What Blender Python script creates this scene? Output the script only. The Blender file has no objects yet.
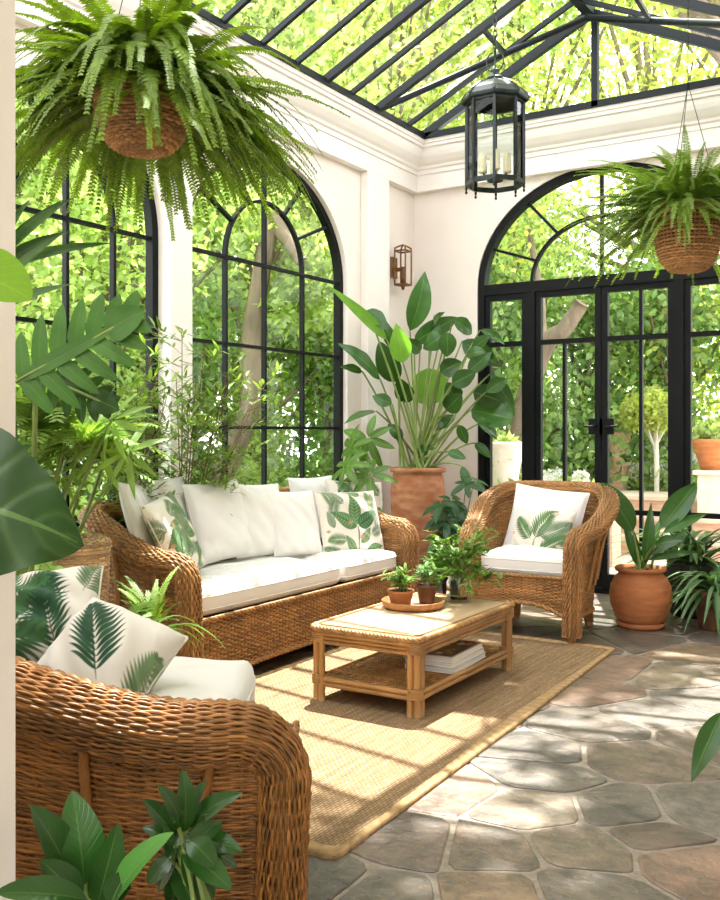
import bpy, math, random
import numpy as np
from mathutils import Vector, Matrix

C = bpy.context.scene.collection
RNG = np.random.default_rng(7)
random.seed(7)
PI = math.pi
def v3(*a): return np.array(a, dtype=float)
def nrm(a):
    a = np.asarray(a, float)
    return a / np.maximum(np.linalg.norm(a, axis=-1, keepdims=True), 1e-9)

# ---------------------------------------------------------------- camera geometry (eye at x=0, y=0, z=1.3)
YAW, FOC, EYE, HOR = math.radians(32.2), 952.0, 1.3, 432.0
FW = v3(-math.sin(YAW), math.cos(YAW), 0); RT = v3(math.cos(YAW), math.sin(YAW), 0)
def ray(px, py): return FW + RT * ((px - 360) / FOC) + v3(0, 0, (HOR - py) / FOC)
def at(px, py, d): return v3(0, 0, EYE) + ray(px, py) * d
def on_z(px, py, z=0.0):
    r = ray(px, py); return v3(0, 0, EYE) + r * ((z - EYE) / r[2])
def on_x(px, py, x):
    r = ray(px, py); return v3(0, 0, EYE) + r * (x / r[0])
def on_y(px, py, y):
    r = ray(px, py); return v3(0, 0, EYE) + r * (y / r[1])

# ---------------------------------------------------------------- mesh builder
class MB:
    def __init__(s): s.v = []; s.uv = []; s.c = []; s.q = []; s.t = []; s.qm = []; s.tm = []; s.p = []; s.n = 0
    def add(s, V, F=None, uv=None, col=1.0, mi=0, T=None):
        V = np.asarray(V, float).reshape(-1, 3); k = len(V)
        s.v.append(V)
        s.uv.append(np.zeros((k, 2)) if uv is None else np.asarray(uv, float).reshape(-1, 2))
        col = np.asarray(col, float)
        if col.ndim == 0: col = np.full((k, 3), float(col))
        elif col.ndim == 1 and col.shape[0] == 3 and k != 3: col = np.tile(col, (k, 1))
        elif col.ndim == 1: col = np.repeat(col[:, None], 3, 1)
        s.c.append(col.reshape(-1, 3))
        if F is not None and len(F):
            F = np.asarray(F, int)
            if F.shape[1] == 4: s.q.append(F + s.n); s.qm.append(np.full(len(F), mi))
            else: s.t.append(F + s.n); s.tm.append(np.full(len(F), mi))
        if T is not None and len(T):
            T = np.asarray(T, int); s.t.append(T + s.n); s.tm.append(np.full(len(T), mi))
        s.n += k
    def poly(s, V, col=1.0, mi=0):
        b = s.n; s.add(V, None, None, col); s.p.append((list(range(b, b + len(V))), mi))
    def build(s, name, mats, parent=None, smooth=True, bevel=0.0):
        if not isinstance(mats, (list, tuple)): mats = [mats]
        V = np.concatenate(s.v); UV = np.concatenate(s.uv); COL = np.concatenate(s.c)
        li, tot, mi = [], [], []
        if s.q:
            Q = np.concatenate(s.q); li.append(Q.ravel()); tot.append(np.full(len(Q), 4)); mi.append(np.concatenate(s.qm))
        if s.t:
            T = np.concatenate(s.t); li.append(T.ravel()); tot.append(np.full(len(T), 3)); mi.append(np.concatenate(s.tm))
        for p, m in s.p: li.append(np.array(p)); tot.append(np.array([len(p)])); mi.append(np.array([m]))
        li = np.concatenate(li).astype(np.int32); tot = np.concatenate(tot).astype(np.int32); mi = np.concatenate(mi).astype(np.int32)
        me = bpy.data.meshes.new(name)
        me.vertices.add(len(V)); me.vertices.foreach_set('co', V.astype(np.float32).ravel())
        me.loops.add(len(li)); me.loops.foreach_set('vertex_index', li)
        me.polygons.add(len(tot)); st = np.concatenate([[0], np.cumsum(tot)[:-1]]).astype(np.int32)
        me.polygons.foreach_set('loop_start', st); me.polygons.foreach_set('loop_total', tot)
        me.polygons.foreach_set('material_index', mi)
        me.polygons.foreach_set('use_smooth', np.full(len(tot), smooth))
        uvl = me.uv_layers.new(name='UVMap'); uvl.data.foreach_set('uv', UV[li].astype(np.float32).ravel())
        at_ = me.color_attributes.new('tone', 'FLOAT_COLOR', 'POINT')
        at_.data.foreach_set('color', np.concatenate([COL, np.ones((len(COL), 1))], 1).astype(np.float32).ravel())
        for m in mats: me.materials.append(m)
        me.update(calc_edges=True); me.validate()
        o = bpy.data.objects.new(name, me); C.objects.link(o)
        if parent is not None: o.parent = parent
        if bevel:
            b = o.modifiers.new('bevel', 'BEVEL'); b.width = bevel; b.segments = 2; b.limit_method = 'ANGLE'; b.angle_limit = 0.6
        return o

def gridf(n, m, cu=False, cv=False, off=0):
    """quads of an n x m vertex grid; cu / cv close it"""
    i = np.arange(n if cu else n - 1); j = np.arange(m if cv else m - 1)
    I, J = np.meshgrid(i, j, indexing='ij'); I2 = (I + 1) % n; J2 = (J + 1) % m
    return (np.stack([I * m + J, I2 * m + J, I2 * m + J2, I * m + J2], -1).reshape(-1, 4)) + off

def box(mb, lo, hi, mi=0, col=1.0, M=None):
    x0, y0, z0 = lo; x1, y1, z1 = hi
    V = np.array([[x0,y0,z0],[x1,y0,z0],[x1,y1,z0],[x0,y1,z0],[x0,y0,z1],[x1,y0,z1],[x1,y1,z1],[x0,y1,z1]], float)
    if M is not None: V = V @ M[:3,:3].T + M[:3,3]
    mb.add(V, [[0,3,2,1],[4,5,6,7],[0,1,5,4],[1,2,6,5],[2,3,7,6],[3,0,4,7]], None, col, mi)

def bar(mb, a, b, w, d, up=(0,0,1), mi=0, col=1.0):
    """rectangular bar from a to b: w across, d along up"""
    a, b = np.asarray(a, float), np.asarray(b, float)
    y = nrm(b - a); x = nrm(np.cross(y, up)); z = np.cross(x, y)
    V = []
    for p in (a, b):
        for sx, sz in ((-1,-1),(1,-1),(1,1),(-1,1)): V.append(p + x * sx * w / 2 + z * sz * d / 2)
    mb.add(V, [[0,1,2,3],[7,6,5,4],[0,4,5,1],[1,5,6,2],[2,6,7,3],[3,7,4,0]], None, col, mi)

def frames(P, up=None, closed=False):
    P = np.asarray(P, float); T = np.gradient(P, axis=0)
    if closed: T = np.roll(P, -1, 0) - np.roll(P, 1, 0)
    T = nrm(T); N = np.zeros_like(P)
    u = v3(0, 0, 1) if up is None else np.asarray(up, float)
    if abs(T[0] @ u) > 0.95 * np.linalg.norm(u): u = v3(1, 0.01, 0)
    n = nrm(u - T[0] * (u @ T[0]))
    for i in range(len(P)):
        n = n - T[i] * (n @ T[i]); n = nrm(n); N[i] = n
    return T, N, np.cross(T, N)

def tube(mb, P, r, k=8, caps=True, closed=False, col=1.0, mi=0, up=None, flat=1.0):
    P = np.asarray(P, float); n = len(P)
    T, N, B = frames(P, up, closed)
    r = np.broadcast_to(np.asarray(r, float), (n,))
    a = np.arange(k) * 2 * PI / k
    V = P[:, None] + r[:, None, None] * (np.cos(a)[None, :, None] * N[:, None] * flat + np.sin(a)[None, :, None] * B[:, None])
    uv = np.stack(np.meshgrid(np.linspace(0, 1, n), a / (2 * PI), indexing='ij'), -1)
    cc = np.asarray(col, float)
    if cc.ndim == 1 and len(cc) == n and n != 3: cc = np.repeat(cc, k)
    F = gridf(n, k, closed, True)
    mb.add(V, F, uv, cc, mi)
    if caps and not closed:
        b = mb.n - n * k
        mb.p.append((list(range(b, b + k))[::-1], mi)); mb.p.append((list(range(b + (n - 1) * k, b + n * k)), mi))

def rect_sweep(mb, P, ax, w, d, closed=False, mi=0, col=1.0):
    """rectangle swept along P (planar path), ax = plane normal; d along ax, w in plane"""
    P = np.asarray(P, float); n = len(P); ax = nrm(ax)
    T = nrm(np.roll(P, -1, 0) - np.roll(P, 1, 0)) if closed else nrm(np.gradient(P, axis=0))
    S = np.cross(T, ax)
    V = np.stack([P + S * (sx * w / 2) + ax * (sz * d / 2) for sx, sz in ((-1,-1),(1,-1),(1,1),(-1,1))], 1)
    mb.add(V, gridf(n, 4, closed, True), None, col, mi)
    if not closed:
        b = mb.n - n * 4
        mb.p.append(([b + 3, b + 2, b + 1, b], mi)); mb.p.append((list(range(b + 4 * n - 4, b + 4 * n)), mi))

def lathe(mb, prof, k=32, mi=0, col=1.0, c=(0,0,0), wob=0.0):
    prof = np.asarray(prof, float); n = len(prof); a = np.arange(k) * 2 * PI / k
    R = prof[:, 0][:, None] * (1 + wob * np.sin(a * 3 + prof[:, 1][:, None] * 9)[...])
    V = np.stack([R * np.cos(a), R * np.sin(a), np.repeat(prof[:, 1][:, None], k, 1)], -1) + np.asarray(c, float)
    uv = np.stack(np.meshgrid(np.linspace(0, 1, n), a / (2 * PI), indexing='ij'), -1)
    mb.add(V, gridf(n, k, False, True), uv, col, mi)

def smooth_path(P, n, closed=False):
    """Catmull-Rom through the points, n samples"""
    P = np.asarray(P, float); m = len(P)
    Q = np.concatenate([[2 * P[0] - P[1]], P, [2 * P[-1] - P[-2]]])
    t = np.linspace(0, m - 1 - 1e-9, n); i = t.astype(int); f = (t - i)[:, None]
    a, b, c, d = Q[i], Q[i + 1], Q[i + 2], Q[i + 3]
    return 0.5 * (2 * b + (c - a) * f + (2 * a - 5 * b + 4 * c - d) * f ** 2 + (3 * b - a - 3 * c + d) * f ** 3)
def resample(P, n):
    s = np.concatenate([[0], np.cumsum(np.linalg.norm(np.diff(P, axis=0), axis=1))])
    q = np.linspace(0, s[-1], n); return np.stack([np.interp(q, s, P[:, k]) for k in range(P.shape[1])], 1)
def bez(a, b, c, n):
    t = np.linspace(0, 1, n)[:, None]; return np.asarray(a) * (1 - t) ** 2 + 2 * np.asarray(b) * t * (1 - t) + np.asarray(c) * t ** 2

# ---------------------------------------------------------------- object tags
def tag(o, label=None, cat=None, group=None, kind=None):
    if label: o['label'] = label
    if cat: o['category'] = cat
    if group: o['group'] = group
    if kind: o['kind'] = kind
    return o
def thing(name, label, cat, loc=(0,0,0), rz=0.0, group=None):
    o = bpy.data.objects.new(name, None); C.objects.link(o); o.empty_display_size = 0.1
    o.location = loc; o.rotation_euler = (0, 0, rz)
    return tag(o, label, cat, group)
def struct(name, label=None, loc=(0,0,0)):
    o = bpy.data.objects.new(name, None); C.objects.link(o); o.location = loc
    return tag(o, label, None, None, 'structure')
def copy_tree(o, parent=None):
    c = o.copy(); C.objects.link(c)
    if parent is not None: c.parent = parent
    for ch in list(o.children): copy_tree(ch, c)
    return c

# ---------------------------------------------------------------- materials
MAT = {}
def mat(name, col, rough=0.5, spec=0.5, metal=0.0, tone=True, noise=0.0, nscale=8.0, bump=0.0, bscale=60.0, transl=0.0, tcol=None, sheen=0.0, coat=0.0, stretch=None, col2=None, bdist=0.01):
    m = bpy.data.materials.new(name); m.use_nodes = True; nt = m.node_tree; N, L = nt.nodes, nt.links
    b = N['Principled BSDF']; out = N['Material Output']
    b.inputs['Roughness'].default_value = rough; b.inputs['Metallic'].default_value = metal
    b.inputs['Specular IOR Level'].default_value = spec
    if coat: b.inputs['Coat Weight'].default_value = coat; b.inputs['Coat Roughness'].default_value = 0.2
    if sheen: b.inputs['Sheen Weight'].default_value = sheen
    tc = N.new('ShaderNodeTexCoord'); src = tc.outputs['Object']
    if stretch:
        mp = N.new('ShaderNodeMapping'); mp.inputs['Scale'].default_value = stretch; L.new(src, mp.inputs['Vector']); src = mp.outputs['Vector']
    rgb = N.new('ShaderNodeRGB'); rgb.outputs[0].default_value = (*col, 1); cur = rgb.outputs[0]
    if noise or col2:
        nz = N.new('ShaderNodeTexNoise'); nz.inputs['Scale'].default_value = nscale; nz.inputs['Detail'].default_value = 5; L.new(src, nz.inputs['Vector'])
        if col2:
            rp = N.new('ShaderNodeValToRGB'); rp.color_ramp.elements[0].position = 0.38; rp.color_ramp.elements[1].position = 0.64
            rp.color_ramp.elements[0].color = (*col, 1); rp.color_ramp.elements[1].color = (*col2, 1)
            L.new(nz.outputs['Fac'], rp.inputs['Fac']); cur = rp.outputs['Color']
        else:
            mr = N.new('ShaderNodeMapRange'); mr.inputs['From Min'].default_value = 0.3; mr.inputs['From Max'].default_value = 0.7
            mr.inputs['To Min'].default_value = 1 - noise; mr.inputs['To Max'].default_value = 1 + noise; L.new(nz.outputs['Fac'], mr.inputs['Value'])
            vm = N.new('ShaderNodeVectorMath'); vm.operation = 'SCALE'; L.new(cur, vm.inputs[0]); L.new(mr.outputs['Result'], vm.inputs['Scale']); cur = vm.outputs[0]
    if tone:
        at_ = N.new('ShaderNodeAttribute'); at_.attribute_name = 'tone'
        mx = N.new('ShaderNodeVectorMath'); mx.operation = 'MULTIPLY'; L.new(cur, mx.inputs[0]); L.new(at_.outputs['Color'], mx.inputs[1]); cur = mx.outputs[0]
    L.new(cur, b.inputs['Base Color'])
    if bump:
        nb = N.new('ShaderNodeTexNoise'); nb.inputs['Scale'].default_value = bscale; nb.inputs['Detail'].default_value = 4; L.new(src, nb.inputs['Vector'])
        bp = N.new('ShaderNodeBump'); bp.inputs['Strength'].default_value = bump; bp.inputs['Distance'].default_value = bdist
        L.new(nb.outputs['Fac'], bp.inputs['Height']); L.new(bp.outputs['Normal'], b.inputs['Normal'])
    if transl:
        tr = N.new('ShaderNodeBsdfTranslucent'); g = N.new('ShaderNodeVectorMath'); g.operation = 'MULTIPLY'
        g.inputs[1].default_value = tcol or (1.5, 1.3, 0.5); L.new(cur, g.inputs[0]); L.new(g.outputs[0], tr.inputs['Color'])
        ms = N.new('ShaderNodeMixShader'); ms.inputs['Fac'].default_value = transl
        L.new(b.outputs[0], ms.inputs[1]); L.new(tr.outputs[0], ms.inputs[2]); L.new(ms.outputs[0], out.inputs['Surface'])
    MAT[name] = m
    return m

def leaf_mat(name, col, transl=0.3, rough=0.35, veins=0.0, freq=14.0, rib=0.0, tcol=(1.3, 1.3, 0.5), spec=0.4):
    """leaf blade: UV u across (-1..1 as 0..1), v along; optional pale midrib and side veins"""
    m = mat(name, col, rough, spec, noise=0.18, nscale=9, transl=transl, tcol=tcol)
    nt = m.node_tree; N, L = nt.nodes, nt.links; b = N['Principled BSDF']
    if veins or rib:
        tc = N.new('ShaderNodeTexCoord'); sp = N.new('ShaderNodeSeparateXYZ'); L.new(tc.outputs['UV'], sp.inputs[0])
        def mth(op, a, bb=None):
            q = N.new('ShaderNodeMath'); q.operation = op
            for i, x in enumerate((a, bb)):
                if x is None: continue
                if isinstance(x, (int, float)): q.inputs[i].default_value = x
                else: L.new(x, q.inputs[i])
            return q.outputs[0]
        au = mth('ABSOLUTE', mth('SUBTRACT', sp.outputs['X'], 0.5))            # 0 at the rib, .5 at the edge
        ribm = mth('LESS_THAN', au, 0.022)
        ph = mth('MULTIPLY', mth('SUBTRACT', sp.outputs['Y'], mth('MULTIPLY', au, 0.55)), freq * 2 * PI)
        vs = mth('POWER', mth('ADD', mth('MULTIPLY', mth('SINE', ph), 0.5), 0.5), 6.0)
        fac = mth('MAXIMUM', mth('MULTIPLY', ribm, rib), mth('MULTIPLY', vs, veins))
        base = b.inputs['Base Color'].links[0].from_socket
        mix = N.new('ShaderNodeMix'); mix.data_type = 'RGBA'; L.new(fac, mix.inputs['Factor'])
        L.new(base, mix.inputs[6]); mix.inputs[7].default_value = (min(1, col[0] * 2.2 + .06), min(1, col[1] * 1.7 + .08), col[2] * 1.6 + .03, 1)
        L.new(mix.outputs[2], b.inputs['Base Color'])
        bp = N.new('ShaderNodeBump'); bp.inputs['Strength'].default_value = 0.12; bp.inputs['Distance'].default_value = 0.003
        L.new(vs, bp.inputs['Height']); L.new(bp.outputs['Normal'], b.inputs['Normal'])
    return m

def glass_mat(name, tint=(0.95, 0.98, 0.96), refl=1.0, rough=0.0):
    m = bpy.data.materials.new(name); m.use_nodes = True; nt = m.node_tree; N, L = nt.nodes, nt.links
    N.remove(N['Principled BSDF']); out = N['Material Output']
    t = N.new('ShaderNodeBsdfTransparent'); t.inputs[0].default_value = (*tint, 1)
    g = N.new('ShaderNodeBsdfGlossy'); g.inputs['Roughness'].default_value = rough
    f = N.new('ShaderNodeFresnel'); f.inputs['IOR'].default_value = 1.3
    q = N.new('ShaderNodeMath'); q.operation = 'MULTIPLY'; q.inputs[1].default_value = refl; L.new(f.outputs[0], q.inputs[0])
    ms = N.new('ShaderNodeMixShader'); L.new(q.outputs[0], ms.inputs['Fac']); L.new(t.outputs[0], ms.inputs[1]); L.new(g.outputs[0], ms.inputs[2])
    L.new(ms.outputs[0], out.inputs['Surface'])
    return m

PLASTER = mat('cream_plaster', (0.80, 0.73, 0.67), 0.75, 0.2, noise=0.03, nscale=3, bump=0.12, bscale=40)
TRIMW = mat('white_moulding', (0.83, 0.785, 0.74), 0.55, 0.3, noise=0.02, nscale=4)
IRON = mat('black_iron', (0.005, 0.006, 0.006), 0.5, 0.14)
ROOFMETAL = mat('dark_roof_metal', (0.006, 0.010, 0.013), 0.45, 0.25)
GLASS = glass_mat('window_glass', refl=.45)
ROOFGLASS = glass_mat('roof_glass', (0.95, 0.98, 0.965), 0.22)
JARGLASS = glass_mat('jar_glass', (0.93, 0.97, 0.95), 1.4)
WICKER = mat('honey_wicker', (0.38, 0.185, 0.060), 0.42, 0.45, noise=0.28, nscale=5, bump=0.25, bscale=220, bdist=0.002)
WICKERD = mat('amber_wicker', (0.33, 0.142, 0.034), 0.36, 0.5, noise=0.3, nscale=6, bump=0.25, bscale=220, bdist=0.002)
WBACK = mat('wicker_core', (0.16, 0.075, 0.025), 0.8, 0.1)
WBASKET = mat('basket_weave', (0.40, 0.20, 0.08), 0.6, 0.3, noise=0.3, nscale=7)
WGREY = mat('weathered_basket_weave', (0.58, 0.40, 0.235), 0.65, 0.3, noise=0.3, nscale=8)
RATTAN = mat('rattan_cane', (0.42, 0.22, 0.075), 0.36, 0.5, noise=0.3, nscale=9, stretch=(1, 1, .25), bump=0.15, bscale=90, bdist=0.002)
TOPWOOD = mat('pale_table_top', (0.46, 0.31, 0.18), 0.42, 0.4, col2=(0.55, 0.40, 0.25), nscale=6, stretch=(8, .7, 1))
FABRIC = mat('white_linen', (0.77, 0.755, 0.73), 0.85, 0.15, noise=0.025, nscale=5, bump=0.18, bscale=420, sheen=0.15, bdist=0.003)
PRINT = mat('printed_linen', (.9, .9, .9), 0.85, 0.15, bump=0.18, bscale=420, sheen=0.1, bdist=0.003)
TERRA = mat('terracotta', (0.46, 0.17, 0.065), 0.72, 0.25, noise=0.22, nscale=7, bump=0.2, bscale=30, stretch=(1, 1, 4))
TERRAOLD = mat('weathered_terracotta', (0.36, 0.135, 0.06), 0.85, 0.2, col2=(0.50, 0.245, 0.135), nscale=7, bump=0.3, bscale=26, stretch=(1, 1, 2.6))
TERRATAB = mat('brown_terracotta', (0.36, 0.15, 0.06), 0.6, 0.3, noise=0.2, nscale=14)
CLAYDARK = mat('dark_clay', (0.16, 0.075, 0.04), 0.6, 0.3, noise=0.25, nscale=14)
DARKPOT = mat('charcoal_pot', (0.03, 0.028, 0.026), 0.6, 0.35, noise=0.2, nscale=9)
SOIL = mat('soil', (0.05, 0.032, 0.02), 0.95, 0.1, noise=0.4, nscale=60)
TRAYW = mat('wooden_tray', (0.37, 0.17, 0.06), 0.4, 0.4, noise=0.3, nscale=7, stretch=(1, 6, 1))
BRASS = mat('aged_brass', (0.20, 0.10, 0.04), 0.38, 0.5, metal=0.75, noise=0.3, nscale=20)
CANDLE = mat('ivory_wax', (0.80, 0.70, 0.48), 0.5, 0.3)
STEM = mat('green_stem', (0.17, 0.24, 0.06), 0.5, 0.4, noise=0.2, nscale=9)
TWIG = mat('brown_twig', (0.20, 0.13, 0.07), 0.7, 0.3, noise=0.25, nscale=14)
BARK = mat('grey_bark', (0.24, 0.19, 0.15), 0.9, 0.1, noise=0.35, nscale=6, bump=0.6, bscale=18, stretch=(1, 1, .3), bdist=0.03)
PAPER = mat('page_paper', (0.78, 0.76, 0.70), 0.8, 0.2, noise=0.1, nscale=60, stretch=(.2, .2, 30))
# ================================================================ ROOM SHELL
WX, FX, OX = -4.15, -4.22, -4.262          # left wall: inner face, window frame plane, outer face
BY, FY, OY = 7.50, 7.56, 7.63             # back wall
ZT = 3.84                                 # top of the cornice, springing of the glass roof
EX0, RX, EX1, RZ, EY = -3.93, -2.45, -0.97, 4.58, 7.28

def arch(a0, a1, spring, apex, n=32, t0=0.0, t1=PI):
    c, h = (a0 + a1) / 2, (a1 - a0) / 2
    t = np.linspace(t0, t1, n); return np.stack([c + h * np.cos(t), spring + (apex - spring) * np.sin(t)], 1)

def arched_wall(name, a_lo, a_hi, z_hi, openings, to3, inner, outer, m, label):
    """wall slab with arched openings; to3(a, z, depth) -> xyz"""
    mb = MB()
    def quad(p): mb.poly([to3(*q) for q in p])
    for dep in (inner, outer):
        x = a_lo
        for (a0, a1, sill, spring, apex) in openings:
            quad([(x, 0, dep), (a0, 0, dep), (a0, z_hi, dep), (x, z_hi, dep)])
            if sill > 0: quad([(a0, 0, dep), (a1, 0, dep), (a1, sill, dep), (a0, sill, dep)])
            A = arch(a0, a1, spring, apex, 40)
            for p, q in zip(A[:-1], A[1:]):
                quad([(p[0], p[1], dep), (q[0], q[1], dep), (q[0], z_hi, dep), (p[0], z_hi, dep)])
            x = a1
        quad([(x, 0, dep), (a_hi, 0, dep), (a_hi, z_hi, dep), (x, z_hi, dep)])
    for (a0, a1, sill, spring, apex) in openings:
        A = [(a1, sill)] + [tuple(p) for p in arch(a0, a1, spring, apex, 40)] + [(a0, sill), (a1, sill)]
        for p, q in zip(A[:-1], A[1:]):
            if p[1] <= 0 and q[1] <= 0: continue
            quad([(p[0], p[1], inner), (q[0], q[1], inner), (q[0], q[1], outer), (p[0], p[1], outer)])
    quad([(a_lo, z_hi, inner), (a_hi, z_hi, inner), (a_hi, z_hi, outer), (a_lo, z_hi, outer)])
    for a in (a_lo, a_hi): quad([(a, 0, inner), (a, z_hi, inner), (a, z_hi, outer), (a, 0, outer)])
    o = mb.build(name, m, smooth=False); tag(o, label, None, None, 'structure'); return o

W1 = (2.90, 4.315, 0.35, 2.49, 3.28); W2 = (4.52, 6.40, 0.35, 2.49, 3.28)
DR = (-3.526, -1.366, 0.0, 2.55, 3.46)
arched_wall('wall_left', 0.66, OY, ZT, [W1, W2], lambda a, z, d: v3(d, a, z), WX, OX, PLASTER, 'cream plaster side wall with two tall arched windows')
arched_wall('wall_back', OX, 1.15, ZT, [DR], lambda a, z, d: v3(a, d, z), BY, OY, PLASTER, 'cream plaster end wall around the arched iron garden doors')
mb = MB(); box(mb, (1.0, 0.66, 0), (1.15, BY, ZT)); tag(mb.build('wall_right', PLASTER, smooth=False), 'cream plaster wall on the plain side', None, None, 'structure')
mb = MB(); box(mb, (OX, 0.66, 0), (-1.007, 0.784, 3.3)); box(mb, (0.86, 0.66, 0), (1.15, 0.784, 3.3)); box(mb, (OX, 0.66, 3.3), (1.15, 0.784, ZT))
tag(mb.build('wall_front', PLASTER, smooth=False), 'cream wall edge of the opening the room is seen through', None, None, 'structure')

# pilasters, header beam, crown moulding
mb = MB(); box(mb, (WX, 4.31, 0), (-4.08, 4.506, 3.43)); tag(mb.build('trim_1', TRIMW, smooth=False, bevel=.006), 'slim white pilaster between the two arched windows', None, None, 'structure')
mb = MB(); box(mb, (WX, 6.60, 0), (-4.08, 6.95, 3.43)); tag(mb.build('trim_2', TRIMW, smooth=False, bevel=.006), 'white pilaster between arched window and corner', None, None, 'structure')
mb = MB()
prof = [(0, 3.43), (0, 3.575), (.012, 3.575), (.012, 3.61), (.03, 3.62), (.036, 3.64), (.06, 3.66), (.095, 3.70), (.112, 3.735), (.118, 3.77), (.14, 3.775), (.14, 3.80), (.155, 3.805), (.155, 3.84), (-.02, 3.84)]
st = np.array([[(-4.08 + p, 0.784, z) for p, z in prof], [(-4.08 + p, 7.43 - p, z) for p, z in prof], [(1.0, 7.43 - p, z) for p, z in prof]])
mb.add(st, gridf(3, len(prof)))
mb.poly([(WX, .784, 3.43), (-4.08, .784, 3.43), (-4.08, 7.43, 3.43), (WX, 7.5, 3.43)]); mb.poly([(WX, 7.5, 3.43), (-4.08, 7.43, 3.43), (1.0, 7.43, 3.43), (1.0, 7.5, 3.43)])
tag(mb.build('trim_3', TRIMW, smooth=False), 'white header beam and stepped crown moulding under the glass roof', None, None, 'structure')
mb = MB(); box(mb, (WX, .784, 0), (WX + .018, BY, .14)); tag(mb.build('baseboard_left', TRIMW, smooth=False, bevel=.004), 'white baseboard under the windows', None, None, 'structure')
mb = MB(); box(mb, (WX, BY - .018, 0), (DR[0] - .0, BY, .14)); box(mb, (DR[1], BY - .018, 0), (1.0, BY, .14)); tag(mb.build('baseboard_back', TRIMW, smooth=False, bevel=.004), 'white baseboard beside the garden doors', None, None, 'structure')

# ---------------------------------------------------------------- arched windows
def window(name, op, label, q, spokes):
    a0, a1, sill, spring, apex = op
    r = struct(name, label)
    X = FX; P = lambda a, z: v3(X, a, z)
    mb = MB(); w = .05
    out = [P(a1 - w / 2, sill + w / 2)] + [P(*p) for p in arch(a0 + w / 2, a1 - w / 2, spring, apex - w / 2, 48)] + [P(a0 + w / 2, sill + w / 2)]
    rect_sweep(mb, np.array(out), (1, 0, 0), w, .06)
    bar(mb, P(a0, sill + w / 2), P(a1, sill + w / 2), w, .06, (1, 0, 0))
    mb.build('frame', IRON, r, smooth=False)
    mb = MB(); mw = .022; md = .035
    ql, qc, qr = q
    rise = (apex - spring) * .58
    ia = arch(ql, qr, spring, spring + rise, 28)
    rect_sweep(mb, np.array([P(*p) for p in ia]), (1, 0, 0), mw, md)
    for a in (ql, qr): bar(mb, P(a, sill), P(a, spring), mw, md, (1, 0, 0))
    bar(mb, P(qc, sill), P(qc, apex - .01), mw, md, (1, 0, 0))
    for z in (spring, 1.90, 1.33, .78): bar(mb, P(a0, z), P(a1, z), mw, md * .98, (1, 0, 0))
    c, h = (a0 + a1) / 2, (a1 - a0) / 2
    for t in spokes:
        i0 = P((ql + qr) / 2 + (qr - ql) / 2 * math.cos(t), spring + rise * math.sin(t)); i1 = P(c + (h - .01) * math.cos(t), spring + (apex - spring - .01) * math.sin(t))
        bar(mb, i0, i1, mw, md * .96, (1, 0, 0))
    mb.build('glazing_bars', IRON, r, smooth=False)
    mb = MB(); mb.poly([P(a1, sill)] + [P(*p) for p in arch(a0, a1, spring, apex, 48)] + [P(a0, sill)])
    mb.build('glass_pane', GLASS, r, smooth=False)
    mb = MB(); box(mb, (FX + .03, a0 - .02, sill - .035), (WX + .05, a1 + .02, sill)); mb.build('sill', TRIMW, r, smooth=False, bevel=.005)
    return r
window('window_1', W1, 'arched black iron window nearer the hanging fern, half hidden by palms', (3.26, 3.62, 3.97), (math.radians(38), math.radians(66), math.radians(114), math.radians(142)))
window('window_2', W2, 'arched black iron window right behind the wicker sofa', (4.98, 5.41, 5.875), (math.radians(34), math.radians(62), math.radians(118), math.radians(146)))

# ---------------------------------------------------------------- garden doors
d = struct('door_1', 'black iron double garden door under an arched fanlight')
P = lambda a, z: v3(a, FY, z)
a0, a1, _, spring, apex = DR; w = .06
mb = MB()
rect_sweep(mb, np.array([P(a1 - w / 2, 0)] + [P(*p) for p in arch(a0 + w / 2, a1 - w / 2, spring, apex - w / 2, 56)] + [P(a0 + w / 2, 0)]), (0, 1, 0), w, .09)
bar(mb, P(a0, 2.52), P(a1, 2.52), .09, .088, (0, 1, 0))
for a in (-3.046, -1.832): bar(mb, P(a, 0), P(a, 2.5), .075, .086, (0, 1, 0))
bar(mb, P(a0, .02), P(a1, .02), .04, .086, (0, 1, 0))
mb.build('frame', IRON, d, smooth=False)
mb = MB()
rect_sweep(mb, np.array([P(*p) for p in arch(-3.046, -1.846, 2.55, 3.05, 36)]), (0, 1, 0), .026, .04)
bar(mb, P(-2.446, 2.55), P(-2.446, apex - .02), .026, .04, (0, 1, 0))
for t in (22, 52, 128, 158):
    t = math.radians(t)
    bar(mb, P(-2.446 + .6 * math.cos(t), 2.55 + .5 * math.sin(t)), P(-2.446 + 1.06 * math.cos(t), 2.55 + .89 * math.sin(t)), .022, .036, (0, 1, 0))
mb.build('fanlight_bars', IRON, d, smooth=False)
mb = MB(); mb.poly([P(a1, 2.5)] + [P(*p) for p in arch(a0, a1, spring, apex, 48)] + [P(a0, 2.5)]); mb.build('fanlight_glass', GLASS, d, smooth=False)
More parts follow.
